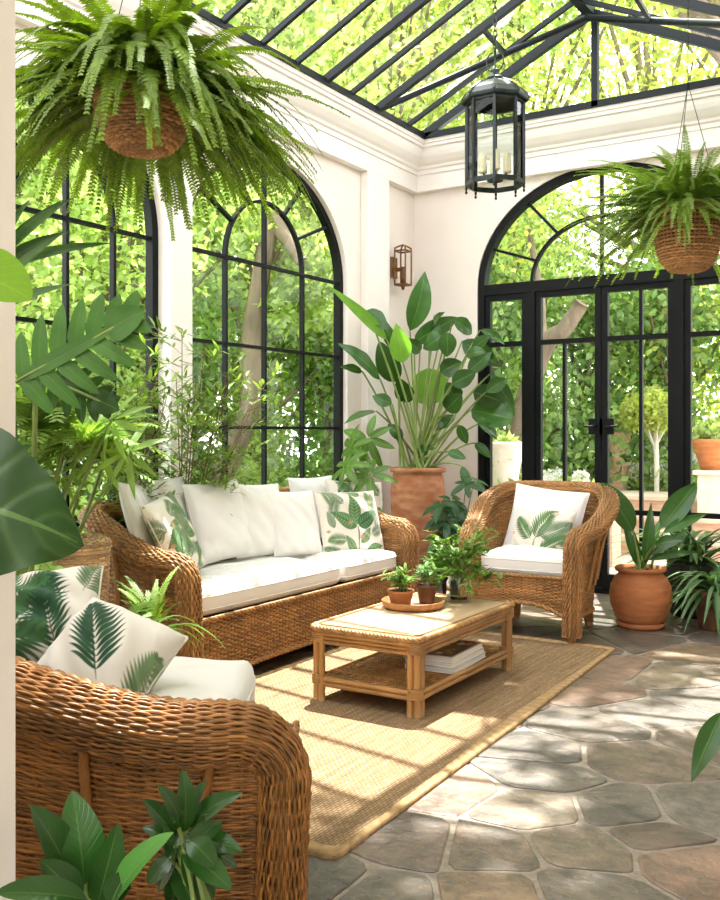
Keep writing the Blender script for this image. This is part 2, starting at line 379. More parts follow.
def leaf_door(nm, x0, x1, vm, top_v, hx, rails=(2.05, .66)):
    mb = MB(); s = .05
    for a in (x0 + s / 2, x1 - s / 2): bar(mb, P(a, .045), P(a, 2.475), s, .05, (0, 1, 0))
    for z, t in ((.10, .11), (2.45, .05)): bar(mb, P(x0, z), P(x1, z), t, .049, (0, 1, 0))
    lf = mb.build(nm, IRON, d, smooth=False)
    mb = MB()
    for z in rails: bar(mb, P(x0, z), P(x1, z), .04, .045, (0, 1, 0))
    if vm is not None: bar(mb, P(vm, .1), P(vm, 2.45 if top_v else rails[0]), .026, .04, (0, 1, 0))
    mb.build('glazing_bars', IRON, lf, smooth=False)
    mb = MB(); mb.poly([P(x0, .05), P(x1, .05), P(x1, 2.47), P(x0, 2.47)]); mb.build('glass_pane', GLASS, lf, smooth=False)
    if hx is not None:
        mb = MB(); box(mb, (hx - .06, FY - .035, 1.28), (hx + .06, FY - .024, 1.41))
        tube(mb, [(hx, FY - .03, 1.345), (hx, FY - .07, 1.345)], .011, 10); tube(mb, [(hx - .008, FY - .07, 1.345), (hx + .008 + (.09 if hx > -2.446 else -.09), FY - .07, 1.345)], .009, 10)
        mb.build('handle', IRON, lf, smooth=False, bevel=.003)
leaf_door('door_leaf', -3.01, -2.449, -2.76, False, -2.49)
leaf_door('door_leaf', -2.443, -1.868, -2.13, True, -2.40)
leaf_door('sidelight', -3.47, -3.08, None, False, None); leaf_door('sidelight', -1.795, -1.42, None, False, None)

# ---------------------------------------------------------------- glass roof
roof = struct('ceiling', 'pitched glass roof on dark metal rafters')
th = math.atan2(RZ - ZT - .03, RX - EX0)
def rafter(y, w=.045, dd=.075, nm='rafter', side=0):
    e = EX0 if side == 0 else EX1
    mb = MB(); bar(mb, (e, y, ZT + .03), (RX, y, RZ), w, dd, (0, 0, 1)); mb.build(nm, ROOFMETAL, roof, smooth=False)
YS = [6.98, 6.49, 6.095, 5.757, 5.386, 5.0, 4.6, 4.2, 3.8, 3.4, 3.0, 2.6, 2.2, 1.8, 1.4, 1.0]
for k, y in enumerate(YS):
    for s in (0, 1): rafter(y, .045 if k in (1, 3) else .030, .055 if k in (1, 3) else .036, side=s)
mb = MB()
for s in (EX0, EX1): bar(mb, (s, EY, ZT + .03), (RX, EY, RZ), .05, .07, (0, 0, 1))
bar(mb, (EX0, EY, ZT + .02), (EX1, EY, ZT + .02), .05, .05, (0, 0, 1)); bar(mb, (RX + .04, EY, ZT), (RX + .04, EY, RZ - .02), .05, .05, (0, 1, 0))
mb.build('gable_frame', ROOFMETAL, roof, smooth=False)
mb = MB(); bar(mb, (RX, .70, RZ + .02), (RX, EY, RZ + .02), .08, .09); mb.build('ridge_beam', ROOFMETAL, roof, smooth=False)
for s in (EX0, EX1):
    mb = MB(); bar(mb, (s, .70, ZT + .02), (s, EY, ZT + .02), .05, .045); mb.build('eave_rail', ROOFMETAL, roof, smooth=False)
for s in (EX0, EX1):                                    # round brace rising from the eave to the ridge end, and its struts
    mb = MB(); A = v3(s, 6.49, ZT + .02); B = v3(RX, 7.18, RZ - .07); tube(mb, [A, B], .026, 12); mb.build('brace', ROOFMETAL, roof)
    mb = MB(); q = A + (B - A) * .62; bar(mb, q, v3(q[0], 6.49, ZT + .03 + (q[0] - EX0 if s == EX0 else EX1 - q[0]) * math.tan(th)), .03, .03); mb.build('strut', ROOFMETAL, roof, smooth=False)
for e in (EX0, EX1):
    mb = MB(); mb.poly([(e, .70, ZT + .085), (RX, .70, RZ + .06), (RX, EY + .02, RZ + .06), (e, EY + .02, ZT + .085)]); mb.build('glass_pane', ROOFGLASS, roof, smooth=False)
mb = MB(); mb.poly([(EX0, EY + .01, ZT + .04), (EX1, EY + .01, ZT + .04), (RX, EY + .01, RZ)]); mb.build('gable_glass', ROOFGLASS, roof, smooth=False)
mb = MB(); box(mb, (EX1 - .03, .66, ZT - .04), (1.15, OY, ZT + .12)); box(mb, (EX0 - .5, EY + .03, ZT + .001), (EX1 - .03, OY, ZT + .02)); box(mb, (OX, .66, ZT + .001), (EX0 - .03, EY, ZT + .02))
mb.build('plaster_soffit', TRIMW, roof, smooth=False)

# ---------------------------------------------------------------- flagstone floor
def clip(poly, p, n):
    out = []; k = len(poly)
    for i in range(k):
        a, b = poly[i], poly[(i + 1) % k]; da, db = (a - p) @ n, (b - p) @ n
        if da <= 0: out.append(a)
        if da * db < 0: out.append(a + (b - a) * (da / (da - db)))
    return out
seen = [(630,757),(627,810),(530,807),(580,847),(490,850),(700,813),(537,773),(593,727),(657,713),(540,750),(667,677),(613,670),(707,700),(693,860),(500,893),(580,893),(660,835),(407,843),(327,880),(373,893),(453,787),(650,640),(610,618),(700,650),(590,690),(715,740)]
seeds = [on_z(x, y)[:2] for x, y in seen]
ga = np.random.default_rng(11)
for yy in np.arange(-3.2, 8.0, .46):
    for xx in np.arange(-4.6, 2.5, .50):
        p = np.array([xx + ga.uniform(-.19, .19), yy + ga.uniform(-.19, .19)])
        if all(np.linalg.norm(p - s) > .34 for s in seeds): seeds.append(p)
seeds = np.array(seeds)
FLOORB = mat('mortar', (0.32, 0.275, 0.225), 0.9, 0.2, noise=0.2, nscale=30, bump=.4, bscale=60)
STONE = mat('flagstone', (1, 1, 1), 0.40, 0.5, noise=0.30, nscale=2.6, bump=.9, bscale=20, bdist=.012)
nt = STONE.node_tree; N, L = nt.nodes, nt.links; b = N['Principled BSDF']          # rust and pale bloom over each stone's own colour
cur = b.inputs['Base Color'].links[0].from_socket
tc = N.new('ShaderNodeTexCoord'); nz = N.new('ShaderNodeTexNoise'); nz.inputs['Scale'].default_value = 7.5; nz.inputs['Detail'].default_value = 12; nz.inputs['Roughness'].default_value = .74; nz.inputs['Distortion'].default_value = .6; L.new(tc.outputs['Object'], nz.inputs['Vector'])
rp = N.new('ShaderNodeValToRGB'); e = rp.color_ramp.elements; e[0].position = .36; e[0].color = (.54, .52, .50, 1); e[1].position = .66; e[1].color = (1.55, 1.30, 1.10, 1); L.new(nz.outputs['Fac'], rp.inputs['Fac'])
mx = N.new('ShaderNodeVectorMath'); mx.operation = 'MULTIPLY'; L.new(cur, mx.inputs[0]); L.new(rp.outputs['Color'], mx.inputs[1]); L.new(mx.outputs[0], b.inputs['Base Color'])
mr = N.new('ShaderNodeMapRange'); mr.inputs['To Min'].default_value = .30; mr.inputs['To Max'].default_value = .58; L.new(nz.outputs['Fac'], mr.inputs['Value']); L.new(mr.outputs[0], b.inputs['Roughness'])
mb = MB(); box(mb, (-4.4, -3.2, -.12), (2.3, 7.72, -.006), mi=0)
pal = [(.19,.178,.168),(.23,.20,.175),(.27,.215,.165),(.195,.188,.182),(.29,.22,.185),(.21,.18,.165),(.25,.225,.19),(.165,.158,.152)]
for i, s in enumerate(seeds):
    poly = [np.array(p) for p in ((-4.38,-3.18),(2.28,-3.18),(2.28,7.70),(-4.38,7.70))]
    dd = np.linalg.norm(seeds - s, axis=1)
    for j in np.argsort(dd)[1:24]:
        n = seeds[j] - s; n = n / np.linalg.norm(n); poly = clip(poly, (s + seeds[j]) / 2 - n * .009, n)
        if len(poly) < 3: break
    if len(poly) < 3: continue
    Q = np.array(poly)
    for _ in range(2):                                  # chaikin: rounded corners
        a = np.roll(Q, -1, 0); e1 = Q * .87 + a * .13; e2 = Q * .13 + a * .87; Q = np.stack([e1, e2], 1).reshape(-1, 2)
    cen = Q.mean(0); ang = np.arctan2(Q[:, 1] - cen[1], Q[:, 0] - cen[0])
    Q = cen + (Q - cen) * (1 + .012 * np.sin(ang * 5 + i) + .008 * np.sin(ang * 11 + 2 * i))[:, None]
    z = ga.uniform(-.0015, .0015); k = len(Q); col = np.array(pal[ga.integers(len(pal))]) * ga.uniform(.74, .94)
    R = cen + (Q - cen) * .965
    V = np.concatenate([np.c_[Q, np.full(k, -.008)], np.c_[Q, np.full(k, z - .003)], np.c_[R, np.full(k, z)]])
    mb.add(V, gridf(3, k, False, True), None, np.tile(col, (3 * k, 1)), 1); mb.p.append((list(range(mb.n - k, mb.n)), 1))
tag(mb.build('floor', [FLOORB, STONE], smooth=False), 'irregular grey and tan flagstone paving', None, None, 'structure')

# unseen passage shell, added to cut the sky light from behind the camera
mb = MB(); box(mb, (-2.6, -2.0, 3.3), (2.2, .66, 3.42)); tag(mb.build('ceiling', PLASTER, smooth=False), 'unseen plaster ceiling added outside the opening to cut sky light', None, None, 'structure')
mb = MB(); box(mb, (-2.72, -3.2, 0), (-2.6, .66, 3.42)); tag(mb.build('wall_skyblock_left', PLASTER, smooth=False), 'unseen plain side wall added outside the opening to cut sky light', None, None, 'structure')
mb = MB(); box(mb, (2.2, -3.2, 0), (2.32, .66, 3.42)); box(mb, (1.15, .54, 0), (2.2, .66, 3.42)); tag(mb.build('wall_skyblock_right', PLASTER, smooth=False), 'other unseen plain wall added outside the opening to cut sky light', None, None, 'structure')
# ================================================================ WICKER FURNITURE
def weave(mb, S, Nrm, rows, stakes, r=.0045, amp=.0035, seg=3, k=5, u_close=False, mi=0, jit=.0008, stake_r=.0045, core=True, core_mi=1, tone=(.62, 1.25), rng=None, v_close=False):
    """woven skin over a surface given on a grid: S, Nrm (nu, nv, 3) are resampled; strands run along u, stakes along v"""
    rng = rng or RNG
    nu, nv = S.shape[:2]
    def sample(A, U, V):
        x = U * (nu - 1); y = V * (nv - 1); i = np.clip(x.astype(int), 0, nu - 2); j = np.clip(y.astype(int), 0, nv - 2)
        f = (x - i)[..., None]; g = (y - j)[..., None]
        return A[i, j] * (1 - f) * (1 - g) + A[i + 1, j] * f * (1 - g) + A[i, j + 1] * (1 - f) * g + A[i + 1, j + 1] * f * g
    n = stakes * seg + 1
    u = np.linspace(0, 1, n); v = (np.arange(rows) + .5) / rows
    U, V = np.meshgrid(u, v, indexing='ij')
    P = sample(S, U, V); N = nrm(sample(Nrm, U, V))
    ph = np.cos(PI * stakes * U + PI * np.arange(rows)[None, :])
    P = P + N * (ph * amp + rng.normal(0, jit, U.shape))[..., None]
    T = nrm(np.gradient(P, axis=0)); B = nrm(np.cross(T, N)); N2 = np.cross(B, T)
    a = np.arange(k) * 2 * PI / k
    rr = r * (1 + rng.normal(0, .07, (1, rows, 1, 1)))
    X = P[:, :, None] + rr * (np.cos(a)[None, None, :, None] * N2[:, :, None] + np.sin(a)[None, None, :, None] * B[:, :, None] * 1.12)
    # tone changes strand by strand and along each strand
    rt = rng.uniform(tone[0], tone[1], (1, rows)) * np.ones((n, 1))
    blk = rng.uniform(.8, 1.2, (n // (seg * 2) + 2, rows)); rt = rt * blk[(np.arange(n) // (seg * 2))]
    col = np.repeat(rt[:, :, None], k, 2)
    V_ = X.transpose(1, 0, 2, 3).reshape(-1, 3); cl = col.transpose(1, 0, 2).reshape(-1)
    F = gridf(n, k, False, True); F = (F[None] + (np.arange(rows) * n * k)[:, None, None]).reshape(-1, 4)
    mb.add(V_, F, None, np.repeat(cl[:, None], 3, 1), mi)
    if stake_r:
        us = (np.arange(stakes) + .5) / stakes if u_close else np.arange(stakes + 1) / stakes
        vs = np.linspace(0, 1, max(4, min(nv, 24)))
        for q in us:
            pts = sample(S, np.full(len(vs), q), vs); tube(mb, pts, stake_r, 5, False, col=rng.uniform(.7, 1.0), mi=mi)
    if core:
        g = gridf(nu, nv); mb.add((S - Nrm * (r + .001)).reshape(-1, 3), g, None, 1.0, core_mi)

def braid(mb, P, r=.008, tw=90, closed=False, mi=0, strands=2, tone=(.75, 1.15)):
    """twisted edging of two or three canes along P"""
    P = np.asarray(P, float); L_ = np.linalg.norm(np.diff(P, axis=0), axis=1).sum()
    n = max(12, int(L_ * tw)); P = resample(P, n); T, N, B = frames(P)
    for s in range(strands):
        a = np.linspace(0, L_ * 2 * PI / .06, n) + s * 2 * PI / strands
        Q = P + (np.cos(a)[:, None] * N + np.sin(a)[:, None] * B) * r * .75
        tube(mb, Q, r, 6, True, col=RNG.uniform(*tone), mi=mi)

def wicker_seat(name, label, cat, loc, rz, planT, planB, arm_h, back_h, seat_z, rail, wmat, y_dip, apron=(.10, .10), pitch=.0095, stake=.032, group=None, leg_r=.028, post_r=None, cut=None):
    """planT / planB: half plans (front corner to back middle) of the rail and of the foot, mirrored here"""
    t = thing(name, label, cat, loc, rz, group); rng = np.random.default_rng(len(label) * 7 + 3)
    mir = lambda H: np.concatenate([np.asarray(H, float), np.asarray(H, float)[::-1][1:] * [-1, 1]])
    nu = 161
    T2 = resample(smooth_path(mir(planT), 400), nu); B2 = resample(smooth_path(mir(planB), 400), nu)
    yf, yb = T2[:, 1].min(), T2[:, 1].max()
    f = np.clip((T2[:, 1] - (yf + y_dip[0])) / (yb - yf - y_dip[0] - y_dip[1]), 0, 1); f = f * f * (3 - 2 * f)
    zr = arm_h + (back_h - arm_h) * f
    top = np.c_[T2, zr]; bot = np.c_[B2, np.full(nu, apron[0] + .01)]
    nv = 15; vv = np.linspace(0, 1, nv)
    ease = vv ** 1.5
    S = np.zeros((nu, nv, 3)); zt = zr - rail[1] * .6
    for j in range(nv):
        S[:, j, :2] = B2 * (1 - ease[j]) + T2 * ease[j]; S[:, j, 2] = bot[:, 2] * (1 - vv[j]) + zt * vv[j]
    def normals(S):
        du = np.gradient(S, axis=0); dv = np.gradient(S, axis=1); return nrm(np.cross(du, dv))
    N = normals(S); mid = S[nu // 2, nv // 2]
    if N[nu // 2, nv // 2] @ v3(0, 1, 0) < 0: N = -N
    Lu = np.linalg.norm(np.diff(S[:, nv // 2], axis=0), axis=1).sum()
    nc = nu if cut is None else int(cut * nu)                           # one-armed seat: the skin stops past the back
    mb = MB(); weave(mb, S[:nc], N[:nc], int((arm_h * .5 + back_h * .5 - apron[0]) / pitch), int(Lu * nc / nu / stake), r=pitch * .47, amp=pitch * .42, rng=rng)
    if cut is not None:
        G = S[nc - 1:].copy(); fr = (seat_z - bot[nc - 1:, 2]) / (zt[nc - 1:] - bot[nc - 1:, 2])
        for j in range(nv): G[:, j] = np.c_[B2[nc - 1:], bot[nc - 1:, 2] + (seat_z - bot[nc - 1:, 2]) * vv[j]]
        weave(mb, G, normals(G) * np.sign((normals(G)[-5, 5] @ v3(1, 0, 0))), int((seat_z - apron[0]) / pitch), int(Lu * (nu - nc) / nu / stake), r=pitch * .47, amp=pitch * .42, rng=rng)
        braid(mb, np.c_[B2[nc - 1:], np.full(nu - nc + 1, seat_z)], .009)
    braid(mb, bot + v3(0, 0, .004) + N[:, 0] * .004, .009)
    mb.build('outer_weave', [wmat, WBACK], t)
    # inside skin, from the seat deck up
    I = np.zeros((nu, 11, 3)); 
    for j in range(11):
        q = j / 10; z = seat_z - .03 + (zt - seat_z + .03) * q
        fz = np.clip((z - bot[:, 2]) / (zt - bot[:, 2]), 0, 1) ** 1.5
        I[:, j, :2] = B2 * (1 - fz)[:, None] + T2 * fz[:, None]; I[:, j, 2] = z
    NI = normals(I); NI = -NI if NI[nu // 2, 5] @ v3(0, 1, 0) > 0 else NI
    I = I + NI * .03
    mb = MB(); weave(mb, I[:nc], NI[:nc], int((back_h * .6 + arm_h * .4 - seat_z + .03) / pitch), int(Lu * nc / nu / stake), r=pitch * .47, amp=pitch * .42, rng=rng)
    mb.build('inner_weave', [wmat, WBACK], t)
    # rolled rail: up the front post, over the bend, round the back, and down again
    pr = post_r or rail[0] * .8; rad = rail[1] + .05
    F0 = T2[0]; dirb = nrm(T2[6] - T2[0])
    def post(side):
        s = 1 if side == 0 else -1; b2 = B2[0] * [s, 1]; f2 = F0 * [s, 1]; db = dirb * [s, 1]
        pts = [np.r_[b2, .035], np.r_[b2 * .5 + f2 * .5, arm_h * .5]]
        for a in np.linspace(0, PI / 2, 8): pts.append(np.r_[f2 + db * rad * (1 - math.cos(a)) - db * .0, arm_h - rad + rad * math.sin(a)])
        return pts
    i0 = int(np.argmax(np.linalg.norm(T2 - T2[0], axis=1) > rad + .03))
    path = post(0) + [top[i] for i in range(i0, nu - i0, 3)] + post(1)[::-1]
    if cut is not None:
        e_ = top[nc - 1]; tn_ = nrm(top[nc - 1] - top[nc - 4]) * .05
        path = post(0) + [top[i] for i in range(i0, nc, 3)] + [e_ + tn_ - v3(0, 0, .05), np.r_[S[nc - 1, 7, :2], seat_z + .05], np.r_[B2[nc - 1], seat_z - .08]]
    path = resample(smooth_path(path, 700), 330)
    s = np.concatenate([[0], np.cumsum(np.linalg.norm(np.diff(path, axis=0), axis=1))]); Lr = s[-1]
    sd = np.minimum(s, Lr - s); k_ = np.clip((sd - arm_h * .75) / .25, 0, 1)
    Tn = nrm(np.gradient(path, axis=0))
    side = np.zeros_like(path)                                         # across the rail, horizontal, pointing outward
    hz = nrm(np.c_[Tn[:, 1], -Tn[:, 0], np.zeros(len(Tn))])
    cx = np.array([0, (T2[:, 1].mean()), 0])
    for i in range(len(path)):
        h = np.cross(Tn[i], v3(0, 0, 1)); w_ = np.linalg.norm(h)
        if w_ < .25: h = v3(1 if path[i, 0] > 0 else -1, 0, 0) * .999
        else: h = h / w_
        o_ = path[i] - cx; o_[2] = 0
        if h @ o_ < 0: h = -h
        side[i] = h
    side = nrm(side)
    for _ in range(14): side[1:-1] = nrm(side[:-2] + side[1:-1] * 2 + side[2:])
    side = nrm(side - Tn * (side * Tn).sum(1, keepdims=True)); upv = np.cross(side, Tn)
    flip = np.sign(upv[len(upv) // 2, 2]); upv = upv * flip
    ks = 25; al = np.linspace(0, 2 * PI, ks)
    A_ = (pr + (rail[0] - pr) * k_)[:, None, None]; B_ = (pr * .85 + (rail[1] - pr * .85) * k_)[:, None, None]
    ca, sa = np.cos(al)[None, :, None], np.sin(al)[None, :, None]
    RS = path[:, None] + side[:, None] * ca * A_ + upv[:, None] * sa * B_
    RN = nrm(side[:, None] * ca / A_ + upv[:, None] * sa / B_)
    per = 2 * PI * (rail[0] + rail[1]) / 2
    mb = MB(); weave(mb, RS, RN, int(per / (pitch * .93)), int(Lr / (stake * .8)), r=pitch * .47, amp=pitch * .45, rng=rng, stake_r=0)
    # twisted cane over the inner top edge of the rail
    edge = path + side * (-.62) * A_[:, 0] + upv * .80 * B_[:, 0]; ok = sd > arm_h * .9
    braid(mb, edge[ok], .0085)
    mb.build('rolled_rail', [wmat, WBACK], t)
    # front apron with an arched lower edge
    xf = B2[0, 0]; yA = B2[0, 1]; na = 61; x = np.linspace(xf, -xf, na); q = np.abs(x / xf)
    zl = apron[0] + apron[1] * (1 - q ** 2.4); A = np.zeros((na, 9, 3))
    for j in range(9): A[:, j] = np.c_[x, np.full(na, yA - .0), zl * (1 - j / 8) + (seat_z + .012) * (j / 8)]
    NA = np.zeros_like(A); NA[..., 1] = -1
    mb = MB(); weave(mb, A, NA, int((seat_z - apron[0] - apron[1] * .6) / (pitch * .92)), int(abs(2 * xf) / (stake * .8)), r=pitch * .47, amp=pitch * .62, rng=rng)
    braid(mb, np.c_[x, np.full(na, yA - .006), zl], .009); braid(mb, np.c_[x, np.full(na, yA - .008), np.full(na, seat_z + .012)], .008)
    mb.build('front_apron', [wmat, WBACK], t)
    mb = MB(); D = np.c_[B2 * .97, np.full(nu, seat_z - .03)]; mb.poly(D); mb.poly(D - v3(0, 0, .02)); mb.build('seat_deck', WBACK, t, smooth=False)
    ib = int(nu * .36)
    bi = [0, nu - 1, ib, nu - 1 - ib]
    for n_, i in enumerate(bi):
        p = np.r_[B2[i] * .97, 0]; o_ = nrm(np.r_[B2[i] * [1, 1], 0]) * (.012 if n_ < 2 else .03)
        mb = MB(); tube(mb, [p + o_, p + o_ * .7 + v3(0, 0, .05), p + v3(0, 0, apron[0] + .06)], [leg_r, leg_r, leg_r * 1.15], 12)
        for z in np.arange(.035, apron[0] + .03, .011): tube(mb, np.array([p + o_ * (1 - z * 3) + v3(math.cos(a), math.sin(a), 0) * (leg_r + .002) + v3(0, 0, z) for a in np.linspace(0, 2 * PI, 13)[:-1]]), .004, 5, False, True, col=RNG.uniform(.7, 1.15))
        mb.build('leg', wmat, t)
    # slanting braces standing off the sides
    for sgn in (0, 1):
        for q in (.055, .125, .20, .265) if cut is None else ((.06, .15, .235, .32) if sgn == 0 else ()):
            i = int(q * nu); i2 = int((q + .022) * nu)
            if sgn: i, i2 = nu - 1 - i, nu - 1 - i2
            a = S[i2, 4] + N[i2, 4] * .014; b_ = S[i, nv - 1] + N[i, nv - 1] * .02 - v3(0, 0, rail[1] * .25); m_ = S[(i + i2) // 2, 9] + N[(i + i2) // 2, 9] * .017
            mb = MB(); tube(mb, smooth_path([a, m_, b_], 10), .0115, 8); braid(mb, smooth_path([a, m_, b_], 10) + N[i, 8] * .006, .0035, tw=200)
            mb.build('brace', wmat, t)
    return t

def cushion_box(name, label, loc, rz, w, dp, h, m=None, group=None, cat='cushion', puff=.03, tilt=0, rx=0):
    """box seat cushion with rounded edges, a crowned top and piped seams"""
    n = 41; a = np.linspace(-1, 1, n); X, Y = np.meshgrid(a, a, indexing='ij')
    rnd = lambda q: np.sign(q) * (1 - (1 - np.abs(q)) ** 1.35)
    X, Y = rnd(X), rnd(Y)
    ex = np.maximum(np.abs(X), np.abs(Y)); edge = np.clip((1 - ex) / .16, 0, 1)
    prof = np.sqrt(np.clip(1 - (1 - edge) ** 2, 0, 1))
    rng = np.random.default_rng(int(w * 1000) + int(h * 977) + len(label))
    wr = sum(rng.normal(0, .0016) * np.sin(X * rng.uniform(3, 11) + Y * rng.uniform(3, 11) + rng.uniform(0, 6)) for _ in range(9))
    corner = 1 - .05 * (np.abs(X) * np.abs(Y)) ** 6
    px, py = X * w / 2 * corner, Y * dp / 2 * corner
    crown = puff * (1 - X ** 2) * (1 - Y ** 2) ** .8
    zt = h / 2 - (h * .26) * (1 - prof) + crown + wr * edge; zb = -h / 2 + (h * .26) * (1 - prof) - crown * .25
    mb = MB(); g = gridf(n, n)
    mb.add(np.stack([px, py, zt], -1), g); mb.add(np.stack([px, py, zb], -1), g[:, ::-1])
    b = [(i, 0) for i in range(n)] + [(n - 1, j) for j in range(1, n)] + [(i, n - 1) for i in range(n - 2, -1, -1)] + [(0, j) for j in range(n - 2, 0, -1)]
    idx = np.array([i * n + j for i, j in b]); k = len(idx)
    mb.q.append(np.stack([idx, np.roll(idx, -1), np.roll(idx, -1) + n * n, idx + n * n], -1)[:, ::-1]); mb.qm.append(np.zeros(k, int))
    o = thing(name, label, cat, loc, rz, group); o.rotation_euler = (rx, tilt, rz)
    mb.build('cover', m or FABRIC, o)
    for Z in (zt, zb):
        P = np.array([(px[i, j], py[i, j], Z[i, j]) for i, j in b]); mb = MB(); tube(mb, P, .0035, 6, False, True); mb.build('piping', m or FABRIC, o)
    return o

# ---- botanical prints, painted on a vertex grid
def print_cloth(n, w, h, leaves, ground, rng, blots=()):
    a = np.linspace(-1, 1, n); X, Y = np.meshgrid(a * w / 2, a * h / 2, indexing='ij'); col = np.tile(np.array(ground, float), (n, n, 1))
    def cap(p, q, wd, c, edge=None):
        d = q - p; L_ = np.linalg.norm(d) + 1e-9; d = d / L_
        t = ((X - p[0]) * d[0] + (Y - p[1]) * d[1]) / L_; s = np.abs(-(X - p[0]) * d[1] + (Y - p[1]) * d[0])
        m = (t > 0) & (t < 1); hw = wd * np.sin(PI * np.clip(t, 0, 1) ** .7)
        k = np.clip((hw - s) / .0028 + .5, 0, 1) * m
        col[:] = col * (1 - k[..., None]) + np.array(c) * k[..., None]
    for kind, base, ang, L_, c in leaves:
        base = np.array(base, float); c = np.array(c, float); dv = np.array([math.cos(ang), math.sin(ang)]); sd = np.array([-dv[1], dv[0]])
        if kind == 'palm':
            nn = 13; cv = rng.uniform(-.15, .15)
            for i in range(nn):
                t = .12 + .86 * i / (nn - 1); p = base + dv * L_ * t + sd * cv * L_ * t * t
                ll = L_ * (.40 * math.sin(PI * (t * .80 + .16)) + .06)
                for s in (-1, 1):
                    q = p + (dv * (.62 + .3 * t) + sd * s * (.85 - .45 * t)) * ll; cap(p, q, L_ * .030, c * rng.uniform(.75, 1.25))
            cap(base, base + dv * L_ + sd * cv * L_, L_ * .010, c * .8)
        elif kind == 'stem': cap(base, base + dv * L_, .006, c)
        else:
            cap(base, base + dv * L_, L_ * .23, c)
            for i in range(7):
                t = .15 + .1 * i; p = base + dv * L_ * t
                for s in (-1, 1): cap(p, p + (dv * .6 + sd * s) * L_ * .2, L_ * .012, c * 1.9 + .05)
            cap(base, base + dv * L_ * .97, L_ * .014, c * .55)
    for p, r_, c in blots:
        k = np.clip((r_ - np.hypot(X - p[0], (Y - p[1]) * 1.5) * (1 + .3 * np.sin(9 * np.arctan2(Y - p[1], X - p[0])))) / .004, 0, 1)
        col[:] = col * (1 - k[..., None]) + np.array(c) * k[..., None]
    return col

def pillow(label, c, normal, up, w, h, th, col=None, group=None, name='throw_pillow', roll=0.0, sag=.0, flange=0.0):
    """square throw pillow; c centre, normal = the way its face looks, up = its upper edge"""
    n = col.shape[0] if col is not None else 45; a = np.linspace(-1, 1, n); X, Y = np.meshgrid(a, a, indexing='ij')
    rng = np.random.default_rng(abs(hash(label)) % 1000 if False else sum(map(ord, label)))
    prof = (np.clip((1 - np.abs(X) ** 2.3), 0, 1) * np.clip((1 - np.abs(Y) ** 2.3), 0, 1)) ** .42
    pin = 1 - .055 * (1 - np.abs(Y) ** 2) * np.abs(X) ** 3; pin2 = 1 - .055 * (1 - np.abs(X) ** 2) * np.abs(Y) ** 3
    px, py = X * w / 2 * pin, Y * h / 2 * pin2
    wr = sum(rng.normal(0, .0022) * np.sin(X * rng.uniform(2, 12) + Y * rng.uniform(2, 12) + rng.uniform(0, 6)) for _ in range(10))
    crs = sum(.004 * np.exp(-((X * sx + Y * sy - 1.25) / .09) ** 2) * np.sin(8 * (X * sx - Y * sy) + k_) for k_, (sx, sy) in enumerate(((1,1),(1,-1),(-1,1),(-1,-1))))
    z = th / 2 * prof + (wr + crs) * prof
    z2 = -th / 2 * prof * .8
    lean = sag * (Y + 1) ** 2 * .25
    mb = MB(); g = gridf(n, n); cc = np.full((n, n, 3), 1.0) if col is None else col
    mb.add(np.stack([px, py, z + lean], -1), g, None, cc.reshape(-1, 3)); mb.add(np.stack([px, py, z2 + lean], -1), g[:, ::-1], None, cc.reshape(-1, 3))
    o = thing(name, label, 'pillow', tuple(c), 0, group)
    zz = nrm(normal); yy = nrm(np.asarray(up, float) - zz * (np.asarray(up, float) @ zz)); xx = np.cross(yy, zz)
    M = Matrix(np.array([xx, yy, zz]).T.tolist()) @ Matrix.Rotation(roll, 3, 'Z'); o.rotation_euler = M.to_euler()
    mb.build('cover', FABRIC if col is None else PRINT, o)
    e = [(px[i, 0], py[i, 0], lean[i, 0]) for i in range(n)] + [(px[-1, j], py[-1, j], lean[-1, j]) for j in range(1, n)] + [(px[i, -1], py[i, -1], lean[i, -1]) for i in range(n - 2, -1, -1)] + [(px[0, j], py[0, j], lean[0, j]) for j in range(n - 2, 0, -1)]
    mb = MB(); tube(mb, np.array(e)[::3 if n > 60 else 1], .004, 6, False, True, col=1.0 if col is None else (.80, .75, .66)); mb.build('piping', FABRIC if col is None else PRINT, o)
    return o

# ---------------------------------------------------------------- sofa and chairs
chair_T = [(-.345, -.36), (-.385, -.20), (-.425, -.02), (-.42, .16), (-.33, .31), (-.17, .375), (0, .39)]
chair_B = [(-.335, -.35), (-.335, -.20), (-.33, -.02), (-.315, .14), (-.25, .25), (-.13, .29), (0, .30)]
sofa_T = [(-1.10, -.40), (-1.12, -.20), (-1.14, .05), (-1.12, .24), (-1.00, .345), (-.80, .375), (-.4, .38), (0, .38)]
sofa_B = [(-1.08, -.40), (-1.08, -.20), (-1.08, .02), (-1.06, .18), (-.97, .27), (-.78, .30), (-.4, .305), (0, .305)]
SOFA = wicker_seat('wicker_sofa', 'long wicker sofa with rolled arms below the arched window', 'sofa', (-3.565, 4.565, 0), PI / 2, sofa_T, sofa_B, .655, .86, .355, (.062, .052), WICKER, (.12, .02), apron=(.06, .03), pitch=.0115, stake=.034, post_r=.060)
ARM = wicker_seat('wicker_armchair', 'honey wicker armchair in front of the garden doors', 'armchair', (-2.345, 5.93, .0095), math.radians(2), chair_T, chair_B, .65, .90, .375, (.060, .05), WICKER, (.10, .0), apron=(.12, .10), pitch=.0105, stake=.030, post_r=.055, group='wicker armchairs')
ARM.rotation_euler[0] = -.016      # front feet on the rug, back feet on the stone
